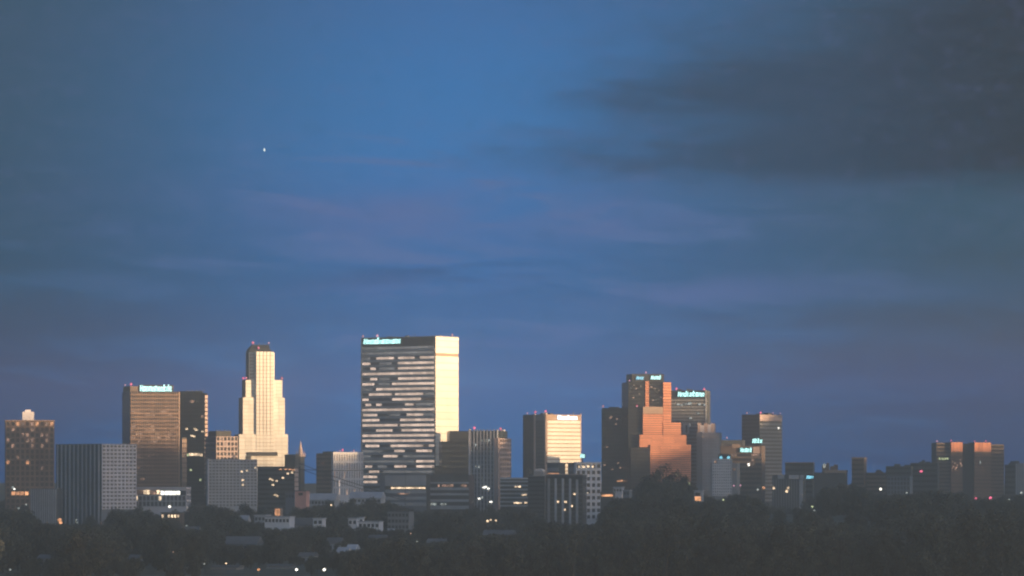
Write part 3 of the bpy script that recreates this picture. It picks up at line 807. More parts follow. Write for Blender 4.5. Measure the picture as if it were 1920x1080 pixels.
B = Building('office_block', 'dark block with five pale upright ribs below the golden tower', 1024, 1092, 1096, 2550, 7, 'mid-rise blocks', 'building', W=26)
B.body(893, 'glass_black')
B.box('roof_edge', -B.L - .4, .4, -1.0, B.W, B.z(893), B.z(890), 'dark_concrete')
B.box('roof_rail', -B.L, .2, -.9, -.6, B.z(890) + .05, B.z(888.8), 'rose_stone')
for q in (1029, 1042, 1055.5, 1069, 1082):
    c = B.sL(q); B.panel('L', c - .75, c + .75, 0, B.z(897 if q != 1082 else 899), 'grey_concrete' if q != 1029 else 'mid_concrete', 'rib', .8)
for j in range(9):
    zz = B.z(978) + j * 2.9
    B.panel('L', -B.L, -.1, zz, zz + .9, 'dark_concrete', 'spandrel', .2)
B.lit('L', [(1045, 941), (1060, 941), (1071, 949), (1058, 956), (1078, 926)], 'light_warm', 2.2, 1.3, out=.5)

B = Building('office_block', 'white block with rows of square dark windows below the golden tower', 1076, 1079, 1127, 2600, 66, 'mid-rise blocks', 'building')
B.body(867, 'white_paint')
B.grid('R', .1, B.W - .1, B.z(975), B.z(868), 5, 9, 1.35, 1.9, 'white_paint', 'glass_dark', .5)
B.lit('R', [(1087, 875), (1094, 875), (1102, 874.5), (1110, 875)], 'light_warm', 2.2, 1.4, out=.15)
B.lit('R', [(1102, 963), (1101, 925)], 'light_warm', 1.8, 1.2, out=.15)
B.box('parapet', -B.L, .7, -.1, B.W, B.z(868), B.z(866.3), 'white_paint')

B = Building('roof_sign', 'small cyan sign on a dark post beside the golden tower', 1087, 1098, 1099, 3000, 8, None, 'sign', W=3)
B.box('post', -B.L * .7, -B.L * .5, .8, 1.8, 0, B.z(850), 'black_metal')
B.sign('L', 1088, 1097, 851, 858.5, 'sign_cyan', 2, .15, seed=11, pad=.3)

# the dark and orange complex
B = Building('office_tower', 'black glass tower with a few lit windows left of the orange stepped tower', 1128, 1183, 1202, 3110, 15, 'towers of the skyline', 'tower')
B.body(765, 'glass_black')
B.bands('L', -B.L, -.1, B.z(960), B.z(766), 26, .3, 'black_metal', 'glass_black', .18)
B.lit('L', [(1146, 782), (1144, 784), (1157, 785), (1155, 795), (1176, 796), (1171, 833), (1170, 836), (1139, 838), (1171, 859), (1173, 858), (1163, 877), (1159, 868), (1148, 880), (1180, 881), (1134, 872)], 'light_dim', 1.8, 1.2)
B.lit('L', [(1159, 902), (1164, 902), (1167, 901)], 'light_amber', 2.0, 1.2)
roof_units(B, 765, 3, 5, 1.6)
B.beacon(-B.L + 1, 1, B.z(765), 'beacon_pink', .9); B.beacon(-1.0, 2, B.z(763), 'beacon_red', .8)

B = Building('office_tower', 'orange stepped tower with dark glass and two small cyan signs on top', 1182, 1182.1, 1297, 3080, 80, 'towers of the skyline', 'tower', L=40)
def ob(name, xa, xb, ya, yb, dep, mat, back=30):
    a, b = B.rng('R', xa, xb)
    return B.box(name, -back, -dep, a, b, B.z(yb) if yb < 985 else 0, B.z(ya), mat), a, b
ob('upper_shaft', 1182.3, 1248, 716, 990, 9, 'glass_black', 34)
ob('crown', 1190, 1250, 700.5, 716, 10, 'black_metal', 32)
for (xa, xb, ya, yb, dep) in ((1214, 1221, 714, 763, 8.2), (1247, 1262, 716, 792, 7)):
    o, a, b = ob('pilaster', xa, xb, ya, yb, dep, 'rust_joint', 30)
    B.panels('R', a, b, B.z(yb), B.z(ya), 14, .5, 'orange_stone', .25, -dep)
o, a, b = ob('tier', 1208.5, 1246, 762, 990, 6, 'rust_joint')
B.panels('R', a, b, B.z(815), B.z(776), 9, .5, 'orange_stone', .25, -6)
B.panel('R', a, b, B.z(775.5), B.z(762.5), 'tan_stone', 'plant_screen', .3, .1, -6)
o, a, b = ob('tier', 1246, 1279.5, 791.5, 990, 5.5, 'rust_joint')
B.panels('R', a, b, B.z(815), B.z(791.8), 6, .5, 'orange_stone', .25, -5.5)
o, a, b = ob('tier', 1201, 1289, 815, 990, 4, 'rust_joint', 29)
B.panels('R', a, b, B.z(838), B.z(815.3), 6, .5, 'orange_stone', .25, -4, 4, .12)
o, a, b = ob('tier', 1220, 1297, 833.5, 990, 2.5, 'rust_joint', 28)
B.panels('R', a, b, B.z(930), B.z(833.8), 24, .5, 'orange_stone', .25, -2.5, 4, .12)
o, a, b = ob('dark_block', 1183, 1219.7, 839, 990, 1.0, 'glass_black', 20)  # dark block over the lower left of the orange tiers
for j in range(18):
    zz = B.z(839) - 1.2 - j * 2.9
    a_, b_ = B.rng('R', 1183.5, 1219)
    B.panel('R', a_, b_, zz, zz + .9, 'black_metal', 'spandrel', .2, .1, -1.0)
for j in range(17):
    zz = B.z(716) - 2 - j * 2.9
    a_, b_ = B.rng('R', 1183, 1213); B.panel('R', a_, b_, zz, zz + .8, 'black_metal', 'spandrel', .15, .1, -9)
    if j < 15:
        a_, b_ = B.rng('R', 1221.5, 1246.5); B.panel('R', a_, b_, zz, zz + .8, 'black_metal', 'spandrel', .15, .1, -9)
B.lit('R', [(1226, 725), (1232, 728), (1240, 731), (1244, 744), (1229, 750), (1197, 728), (1203, 738), (1192, 745), (1206, 724), (1193, 722)], 'light_dim', 1.4, .9, -9)
B.sign('R', 1197, 1211.5, 704.5, 711, 'sign_teal', 4, .3, plane=-9.8, pad=.4, seed=21)
B.sign('R', 1224.5, 1244, 703.5, 710.5, 'sign_cyan', 5, .35, plane=-9.8, pad=.4, seed=22)
B.beacon(-12, B.sR(1217), B.z(700.5), 'beacon_pink', .7); B.beacon(-12, B.sR(1186), B.z(716), 'beacon_pink', .6); B.beacon(-12, B.sR(1246), B.z(714), 'beacon_pink', .6); B.beacon(-7, B.sR(1198), B.z(764), 'beacon_red', .8)
for q in (1206, 1212, 1232, 1238, 1245):
    B.box('roof_mast', -13, -12.7, B.sR(q), B.sR(q) + .3, B.z(700.5), B.z(697), 'black_metal')
for q in (1228, 1236, 1241):
    B.box('roof_mast', -10, -9.7, B.sR(q), B.sR(q) + .3, B.z(762.5), B.z(759), 'tan_stone')

B = Building('office_tower', 'grey tower with a long cyan sign along its roof behind the orange tower', 1258, 1325, 1328, 3170, 10, 'towers of the skyline', 'tower', W=24)
B.body(732, 'dark_concrete')
B.bands('L', -B.L, -.3, B.z(930), B.z(746), 30, .55, 'mid_concrete', 'dark_concrete', .2)
B.panel('L', -B.L, 0, B.z(745.5), B.z(732), 'black_metal', 'sign_fascia', .4)
B.panel('L', -1.2, 0, 0, B.z(731), 'grey_concrete', 'corner_pier', .6)
B.sign('L', 1271, 1321, 734.5, 743.5, 'sign_cyan', 9, .12, plane=-.3, pad=.3, seed=31)
B.lit('L', [(1272, 758), (1285, 757), (1292, 757), (1295, 756), (1312, 758), (1322, 759), (1295, 784), (1278, 759), (1310, 775)], 'light_faint', 2.0, 1.4)
roof_units(B, 732, 5, 4, 1.3)
B.beacon(B.sL(1268), 1, B.z(732)); B.beacon(B.sL(1320), 1, B.z(733))

B = Building('office_block', 'slim dark blue block right of the orange stepped tower', 1279, 1312, 1320, 3140, 20, 'mid-rise blocks', 'building')
B.body(800, 'bluegrey_metal')
B.bands('L', -B.L, -.1, B.z(940), B.z(801), 20, .5, 'bluegrey_metal', 'glass_blue', .2)
a, b = B.rng('L', 1280, 1292)
B.panel('L', a, b, B.z(813), B.z(794), 'grey_concrete', 'stair_head', .3, 4)
a, b = B.rng('L', 1286, 1289); B.panel('L', a, b, B.z(811), B.z(797), 'glass_dark', 'window', .36, .02)

B = Building('apartment_tower', 'lavender gridded tower with a ragged pink roof crown', 1307, 1349, 1351, 3120, 8, 'towers of the skyline', 'tower', W=20)
a, b = B.rng('L', 1317, 1349)
B.box('wall', a, 0, .02, B.W, 0, B.z(811), 'mid_concrete')
B.grid('L', a, -.05, B.z(920), B.z(811.2), 10, 18, .8, .9, 'grey_concrete', 'glass_dark', .3, panes=False)
for i in range(9):
    c = a + (0 - a) * (i + .5) / 10
    B.panel('L', c - .9, c + .9, B.z(820), B.z(815.5), 'light_dim', 'lit_window', .2, .02)
for (xa, xb, ya, mt) in ((1308, 1313, 793, 'rose_stone'), (1313, 1320, 797, 'white_concrete'), (1320, 1327, 794, 'rose_stone'), (1327, 1333, 796, 'white_concrete'), (1333, 1340, 794, 'rose_stone')):
    p, q = B.rng('L', xa, xb)
    B.box('crown_block', p, q - .05, .5, 9, B.z(813), B.z(ya), mt)
    B.box('roof_mast', p + .2, p + .5, 1, 1.3, B.z(ya), B.z(ya - 2.5), 'rose_stone')
a, b = B.rng('L', 1306, 1316.8)
B.box('side_wing', a, b, .2, B.W, 0, B.z(810), 'bluegrey_metal')

B = Building('apartment_block', 'small whitish block with fine window grid and two bluish lights on its roof', 1331, 1382, 1386, 2720, 9, 'mid-rise blocks', 'building', W=20)
a, b = B.rng('L', 1336, 1372)
B.body(868, 'mid_concrete')
B.box('front_bay', a, b, -.8, 4, 0, B.z(860), 'mid_concrete')
B.grid('L', a, b, B.z(930), B.z(860.3), 9, 13, .75, .85, 'white_paint', 'glass_pale', .3, plane=-.8)
B.fins('L', -B.L, a, 2, .5, 0, B.z(868.5), 'grey_concrete', .4); B.fins('L', b, 0, 3, .5, 0, B.z(868.5), 'grey_concrete', .4)
for q in (1352, 1366):
    link('roof_lamp', ball('sign_teal'), B.root, (B.sL(q), -.5, B.z(858)), (1.1, .8, 1.1))
B.lit('L', [(1342, 866), (1376, 880)], 'light_dim', 1.6, 1.6, out=1.2)
B.box('plant_room', B.sL(1346), B.sL(1368), 2, 8, B.z(860), B.z(852), 'black_metal')

B = Building('office_block', 'dim brown block carrying two small cyan signs near the banded tower', 1351, 1428, 1434, 2950, 10, 'mid-rise blocks', 'building', W=24)
a, b = B.rng('L', 1351, 1392)
B.body(836, 'brown_stone')
B.box('roof_block', a, b, 2, 16, B.z(836), B.z(825), 'dark_concrete')
B.bands('L', -B.L, -.1, B.z(930), B.z(851), 9, .5, 'brown_stone', 'glass_dark', .25, runs=lambda j: split_runs({8: [(.2, .4), (.75, .95)], 6: [(.65, .85)], 7: [(.75, .9)]}.get(j, []), j), litmat='light_dim')
a, b = B.rng('L', 1372, 1388); B.panel('L', a, b, B.z(840), B.z(833), 'tan_stone', 'roof_screen', .3)
a, b = B.rng('L', 1412, 1424); B.panel('L', a, b, B.z(850), B.z(838), 'rose_stone', 'roof_screen', .3)
B.sign('L', 1388, 1410.5, 839.5, 847.5, 'sign_cyan', 5, .2, plane=-.2, pad=.4, seed=41)
B.lit('L', [(1404, 871)], 'light_white', 1.4, 2.2)
B.beacon(B.sL(1362), 3, B.z(824), 'beacon_pink', .6)
B = Building('roof_sign', 'cyan sign standing on a frame in front of the banded tower', 1409, 1431, 1432, 2952, 8, None, 'sign', W=3)
for q in (1413, 1426):
    B.box('post', B.sL(q) - .3, B.sL(q) + .3, .6, 1.2, 0, B.z(831), 'black_metal')
B.sign('L', 1410.5, 1429, 822.5, 830.5, 'sign_cyan', 4, .25, seed=42, pad=.4)

B = Building('office_tower', 'grey horizontally banded tower with a pink-lit top floor right of centre', 1391, 1424, 1466, 3100, 45, 'towers of the skyline', 'tower')
B.body(777, 'dark_concrete')
B.bands('L', -B.L, -.05, B.z(940), B.z(778), 23, .45, 'dark_concrete', 'glass_dark', .2)
B.bands('R', 0, B.W, B.z(940), B.z(790), 21, .55, 'mid_concrete', 'glass_dark', .35)
B.panel('R', 0, B.W, B.z(789.5), B.z(777.5), 'rose_stone', 'sunlit_fascia', .4)  # sun on the top band put into its rose colour
roof_units(B, 777, 4, 5, 1.5)
B.beacon(B.sL(1399), 1, B.z(777), 'beacon_pink', .7); B.beacon(-1, 2.5, B.z(777), 'beacon_red', .8); B.beacon(-1, B.W * .65, B.z(777), 'beacon_pink', .5); B.beacon(-1, B.W - 1, B.z(777), 'beacon_pink', .4)
B.lit('R', [(1459, 802)], 'light_white', 1.6, 1.6)

# low right-hand skyline
B = Building('low_block', 'flat dark block right of the banded tower with a pale wall below', 1472, 1524, 1528, 2950, 8, 'far low blocks', 'building', W=20)
B.body(868, 'dark_concrete')
B.box('parapet', -B.L - .2, .2, -.3, B.W, B.z(868), B.z(866.8), 'brown_stone')
B.bands('L', -B.L, -.1, B.z(930), B.z(869), 6, .55, 'dark_concrete', 'glass_black', .2)
B = Building('low_block', 'low block with pale top panels and thin upright columns, right of centre', 1448, 1506, 1509, 2600, 8, 'far low blocks', 'building', W=20)
B.body(890, 'dark_concrete')
for (xa, xb) in ((1458, 1471), (1479, 1498), (1500, 1507)):
    a, b = B.rng('L', xa, xb); B.panel('L', a, b, B.z(898), B.z(890.5), 'grey_concrete', 'top_panel', .3)
B.fins('L', -B.L, 0, 12, .45, 0, B.z(899), 'mid_concrete', .5)
B.panel('L', -2.4, -.2, 0, B.z(899), 'grey_concrete', 'corner_pier', .7)
B.lit('L', [(1433 + 18, 915), (1478, 915), (1475, 921)], 'light_warm', 1.4, 1.6)
B.sign('L', 1508 + 4, 1508 + 17, 891.5, 897.5, 'sign_teal', 3, .3, pad=.2, seed=51)
B = Building('low_block', 'low block with a brownish roof ledge and clutter on its roof', 1526, 1586, 1590, 2900, 8, 'far low blocks', 'building', W=20)
B.body(886, 'dark_concrete')
B.box('roof_ledge', B.sL(1546), .3, -.9, B.W, B.z(887), B.z(881.5), 'tan_stone')
for (q, w, yt) in ((1541, 3, 872), (1549, 2, 868), (1556, 4, 874), (1563, 3, 871)):
    B.box('roof_unit', B.sL(q), B.sL(q) + w, 2, 5, B.z(886), B.z(yt), 'brown_stone')
link('roof_lamp', ball('light_faint'), B.root, (B.sL(1545.5), .5, B.z(873)), (1.1, .8, 1.8))
B = Building('apartment_tower', 'squat plain dark brown tower standing alone in the right-hand skyline', 1597, 1620, 1625, 2900, 14, 'far low blocks', 'tower')
B.body(859, 'brown_stone')
B.bands('L', -B.L, -.1, B.z(940), B.z(861), 9, .6, 'brown_stone', 'glass_black', .2)
B.box('parapet', -B.L - .2, .2, -.3, B.W, B.z(859), B.z(857.5), 'brown_stone')
for (xl, xr, yt, d, mt, lab) in ((1625, 1668, 886, 2900, 'brown_stone', 'low brown block right of the squat dark tower'),
                                 (1661, 1712, 874, 2850, 'dark_concrete', 'dark flat block in the gap left of the red light'),
                                 (1707, 1762, 868, 2900, 'dark_concrete', 'dark block with roof clutter left of the orange-topped tower'),
                                 (1884, 1908, 871, 2950, 'dark_concrete', 'narrow dark block right of the orange-topped tower')):
    B = Building('low_block', lab, xl, xr - 4, xr, d, 10, 'far low blocks', 'building', W=20)
    B.body(yt, mt)
    B.bands('L', -B.L, -.1, B.z(950), B.z(yt + 2), 8, .55, mt, 'glass_black', .2)
    for q in range(3):
        c = -B.L * random.uniform(.15, .85)
        B.box('roof_unit', c, c + random.uniform(2, 5), 3, 7, B.z(yt), B.z(yt) + random.uniform(.8, 2.6), mt)
B = Building('pale_block', 'dim bluish block behind the trees near the right side', 1664, 1706, 1711, 2700, 12, 'far low blocks', 'building', W=16)
B.body(893, 'bluegrey_metal')
B.grid('L', -B.L, -.1, B.z(960), B.z(894), 7, 8, .9, 1.0, 'bluegrey_metal', 'glass_dark', .3)

# far right tower, sun on its two tops put into orange colour
B = Building('office_tower', 'brown tower with two top bays coloured sunlit orange at the far right', 1757, 1757.1, 1884, 3200, 86, 'towers of the skyline', 'tower', L=26)
for (xa, xb, yt, dep, mt) in ((1757, 1783, 830, 3, 'brown_stone'), (1783, 1805, 829, 0, 'bronze_panel'), (1805, 1827, 832, 3, 'glass_black'), (1827, 1858, 829.5, 0, 'bronze_panel'), (1858, 1884, 833, 3, 'brown_stone')):
    a, b = B.rng('R', xa, xb)
    B.box('bay', -26, -dep, a + .02, b, 0, B.z(yt), mt)
    for j in range(14):
        ya = yt + 20 + j * 7
        if dep == 0:
            B.panel('R', a + .2, b - .2, B.z(ya + 2.6), B.z(ya), 'glass_bronze', 'window_strip', .1, .1, -dep)
        else:
            B.panel('R', a + .2, b - .2, B.z(ya - 14), B.z(ya - 16.6), 'glass_black', 'window_strip', .1, .1, -dep)
    if dep == 0:
        B.panels('R', a, b, B.z(847), B.z(yt), 1, .2, 'orange_stone', .5, 0, 4, .15, 'top_panel')  # sun on the top put into its orange colour
B.lit('R', [(1763, 860), (1767, 860), (1770, 861), (1774, 860), (1778, 860)], 'light_green', 1.2, 1.6, -3)
B.lit('R', [(1786, 866), (1790, 868), (1795, 872), (1801, 869), (1788, 875), (1793, 877), (1800, 862), (1802, 873), (1791, 880), (1785, 878)], 'light_dim', 1.1, 1.4, 0)
B.lit('R', [(1838, 867)], 'light_faint', 1.0, 2.4, 0)
B.beacon(-2, B.sR(1757.5), B.z(830), 'beacon_pink', .6); B.beacon(-1, B.sR(1784), B.z(829), 'beacon_red', .5); B.beacon(-1, B.sR(1828), B.z(830), 'beacon_red', .5); B.beacon(-1, B.sR(1849), B.z(829.5), 'beacon_red', .5)

B = Building('office_block', 'pinstriped pale block at the extreme right end of the skyline', 1904, 1945, 1950, 2800, 8, 'far low blocks', 'building', W=20)
B.body(869, 'bluegrey_metal')
B.fins('L', -B.L, 0, 12, .7, 0, B.z(869.5), 'grey_concrete', .7)

# ------------------------------------------------------------------ houses among the trees
KEEP = []          # photograph rectangles (x0, x1, y0, y1, depth) that trees must not hide
def house(name, label, x0, x1, ytop, ybase, d, wall, roof, depth=10, kind='flat', ang=10, cat='house', nwin=4, lit=()):
    B = Building(name, label, x0, x1 - (x1 - x0) * .12, x1, d, ang, 'small buildings among the trees', cat, W=depth)
    zt, zb = B.z(ytop), max(ground_z(B.cx, d) - 1, -3)
    if kind == 'flat':
        B.box('wall', -B.L, 0, 0, depth, zb, zt, wall)
        B.box('roof', -B.L - .4, .4, -.4, depth + .4, zt, zt + .5, roof)
    else:
        e = zt - (zt - zb) * .3 if kind == 'gable' else zt - 1.5
        e = max(e, zt - 4)
        B.box('wall', -B.L, 0, 0, depth, zb, e, wall)
        v = [(-B.L - .5, -.5, e), (.5, -.5, e), (.5, depth + .5, e), (-B.L - .5, depth + .5, e), (-B.L - .5, depth / 2, zt), (.5, depth / 2, zt)]
        pydata('roof', v, [(3, 2, 1, 0), (0, 1, 5, 4), (2, 3, 4, 5), (1, 2, 5), (3, 0, 4)], roof, B.root)
        zt = e
    for i in range(nwin):
        c = -B.L + B.L * (i + .5) / nwin
        w = min(1.3, B.L / nwin * .32)
        for r_ in range(max(1, int((B.z(ytop) - B.z(ybase)) // 3.2))):
            z0 = zt - 2.5 - r_ * 3.2
            on = (i, r_) in lit
            B.panel('L', c - w, c + w, z0, z0 + 1.6, 'light_warm' if on else 'glass_dark', 'lit_window' if on else 'window', .08, .1)
    KEEP.append((x0 - 2, x1 + 2, ytop - 2, ybase, d))
    return B
house('house', 'house coloured pink for reflected sun, a ragged bush in front, below the spire', 553, 577, 921, 940, 2380, 'sunlit_pink', 'roof_grey', 9, nwin=1)
house('shed', 'dim blue flat building left of the pink house', 535, 554, 925, 944, 2400, 'bluegrey_metal', 'roof_grey', 10, nwin=3, cat='building')
house('long_house', 'long low building with a pale roof right of the pink house', 577, 634, 925, 932, 2460, 'grey_concrete', 'roof_pale', 14, 'gable', nwin=8, cat='building')
house('long_house', 'long pale roofed hall in front of the broad tower', 655, 722, 922, 930, 2500, 'grey_concrete', 'roof_pale', 14, 'gable', nwin=8, cat='building')
B = house('chimney_house', 'narrow orange lit gable left of the white terrace', 515, 527, 953, 968, 2150, 'tan_stone', 'roof_grey', 6, nwin=1)
B.panel('L', -B.L + .2, -.2, B.z(967), B.z(954), 'light_amber', 'glow_wall_panel', .2)  # glowing panel standing in for sun reflected onto this gable
house('white_terrace', 'white terrace house with dark square windows among trees', 496, 549, 970, 993, 2050, 'white_paint', 'roof_pale', 12, nwin=7, cat='house')
house('flat_house', 'pale flat roofed house at the left end of the terrace', 477, 500, 967, 980, 2120, 'grey_concrete', 'roof_pale', 12, nwin=3)
house('white_house', 'small cube shaped white house among dark trees', 587, 607, 973, 988, 2020, 'white_paint', 'roof_pale', 8, nwin=2)
house('long_house', 'dim long roof between the terrace and the cube shaped house', 549, 588, 971, 980, 2060, 'mid_concrete', 'roof_grey', 12, 'gable', nwin=5)
house('white_house', 'white flat house left of the pair with a bright roof', 653, 671, 973, 982, 2040, 'white_paint', 'roof_pale', 9, nwin=2)
house('white_house', 'bright low white house right of the small chimney', 672, 716, 979, 988, 2000, 'white_paint', 'roof_pale', 10, nwin=5)
house('chimney_stack', 'short white tower rising behind the bright low house', 674, 681, 971, 985, 2025, 'white_paint', 'roof_pale', 4, nwin=1, cat='building')
B = house('banded_block', 'dim four storey banded block below the low pale office', 727, 772, 960, 997, 2150, 'mid_concrete', 'roof_grey', 14, nwin=6, cat='building')
B.panel('L', -B.L, -B.L * .65, B.z(997), B.z(991), 'white_concrete', 'porch', 1.2)
house('white_house', 'pair of pale roofs low in the foreground, the brighter left one', 632, 652, 1026, 1033, 1750, 'white_concrete', 'roof_pale', 9, 'gable', nwin=2)
house('white_house', 'greyish roof just right of the bright low foreground roof', 650, 668, 1021, 1031, 1790, 'grey_concrete', 'roof_pale', 9, 'gable', nwin=2)
house('grey_house', 'grey blue low roof in the middle foreground', 905, 968, 994, 1004, 1900, 'bluegrey_metal', 'roof_grey', 12, 'gable', nwin=5)
house('grey_house', 'long dim grey roof at the left foreground', 420, 488, 1006, 1024, 1800, 'bluegrey_metal', 'roof_grey', 14, 'gable', nwin=5)
house('grey_house', 'low grey roof at the bottom left below the trees', 395, 450, 1060, 1076, 1560, 'mid_concrete', 'roof_grey', 12, 'gable', nwin=4)
house('grey_house', 'dim grey roof with two lit lamps in front at the bottom', 500, 548, 1058, 1074, 1580, 'mid_concrete', 'roof_grey', 12, 'gable', nwin=4)
B = house('lit_house', 'house with a cluster of warm windows below the low white block', 302, 342, 962, 976, 2250, 'brown_stone', 'roof_grey', 10, nwin=6, lit=((0, 0), (2, 0), (3, 0), (4, 0), (5, 0)))
B = house('shop', 'low building with an orange lit front at the tree line right of centre', 1301, 1318, 921, 944, 2200, 'grey_concrete', 'roof_pale', 8, nwin=1, cat='building')
B.panel('L', B.sL(1303), B.sL(1314), B.z(939), B.z(931), 'light_amber', 'lit_window', .3)
house('low_hall', 'pale flat hall at the foot of the black tower', 1150, 1168, 914, 917, 2500, 'white_concrete', 'roof_pale', 10, nwin=3, cat='building')
B = house('low_hall', 'low hall with an amber lit window row at the foot of the black tower', 1126, 1152, 924, 934, 2450, 'dark_concrete', 'roof_grey', 10, nwin=1, cat='building')
B.panel('L', B.sL(1128), B.sL(1149), B.z(931), B.z(927), 'light_amber', 'lit_window', .3)
house('low_hall', 'small dim hall half hidden by trees right of the amber lit hall', 1168, 1182, 920, 936, 2400, 'bluegrey_metal', 'roof_pale', 10, nwin=2, cat='building')

for (xa, xb, yt, yb, d_, w_, r_, lab) in (
        (70, 98, 1040, 1047, 1660, 'mid_concrete', 'roof_grey', 'faint grey roof low in the trees at the far left'),
        (242, 260, 1040, 1047, 1670, 'grey_concrete', 'roof_grey', 'small faint roof below the bronze tower among trees'),
        (448, 464, 966, 971, 2150, 'white_concrete', 'roof_pale', 'tiny pale roof just below the grey grid block'),
        (345, 372, 987, 993, 1980, 'mid_concrete', 'roof_grey', 'faint roof under the house with warm windows'),
        (560, 592, 1036, 1043, 1690, 'mid_concrete', 'roof_grey', 'dim roof left of the bright low foreground roof'),
        (690, 726, 1003, 1010, 1860, 'mid_concrete', 'roof_grey', 'dim long roof below the bright low white house'),
        (800, 836, 1010, 1017, 1820, 'mid_concrete', 'roof_grey', 'faint roof below the pale banded offices'),
        (612, 640, 1008, 1014, 1840, 'grey_concrete', 'roof_grey', 'grey roof above the pair of pale foreground roofs')):
    house('small_house', lab, xa, xb, yt, yb, d_, w_, r_, 9, 'gable', nwin=2)

# ------------------------------------------------------------------ road with lamps
rv, rf = [], []
for i in range(41):
    x = -260 + i * 10; y = 1470 + 28 * math.sin(i * .12)
    for o_ in (-5, 5): rv.append((x, y + o_, ground_z(x, y + o_) + .12))
rf = [(2 * i, 2 * i + 2, 2 * i + 3, 2 * i + 1) for i in range(40)]
rd = pydata('road', rv, rf, 'asphalt'); rd['kind'] = 'structure'

POLE = {}
def lamp(px, py, d, mat, label, h=7.5, r=.55):
    """street lamp: tapered pole, arm, head and glowing lens, its light at the photograph position"""
    x, z = xpx(px, d), zpx(py, d)
    gz = ground_z(x, d)
    root = link('street_lamp', None, None, (x, d, min(gz, z - 3)))
    tag(root, label, 'street lamp', 'street lamps among the trees')
    hh = z - root.location.z
    if 'p' not in POLE:
        v = []; n = 6
        for (rr, zz) in ((.11, 0), (.06, 1)):
            v += [(rr * math.cos(i * math.pi / 3), rr * math.sin(i * math.pi / 3), zz) for i in range(n)]
        me = bpy.data.meshes.new('pole'); me.from_pydata(v, [], [(i, (i + 1) % n, n + (i + 1) % n, n + i) for i in range(n)] + [tuple(range(n, 2 * n))])
        me.materials.append(MATS['pole_metal']); POLE['p'] = me
    link('pole', POLE['p'], root, (0, .8, 0), (1, 1, hh + .4))
    link('arm', cube('pole_metal'), root, (-.05, -.1, hh + .3), (.1, .95, .1))
    link('lamp_head', cube('pole_metal'), root, (-.25, -.5, hh + .18), (.5, .7, .16))
    link('lens', ball(mat), root, (0, -.2, hh), (r, r, r * .9))
    KEEP.append((px - 4, px + 4, py - 3, py + 4, d))
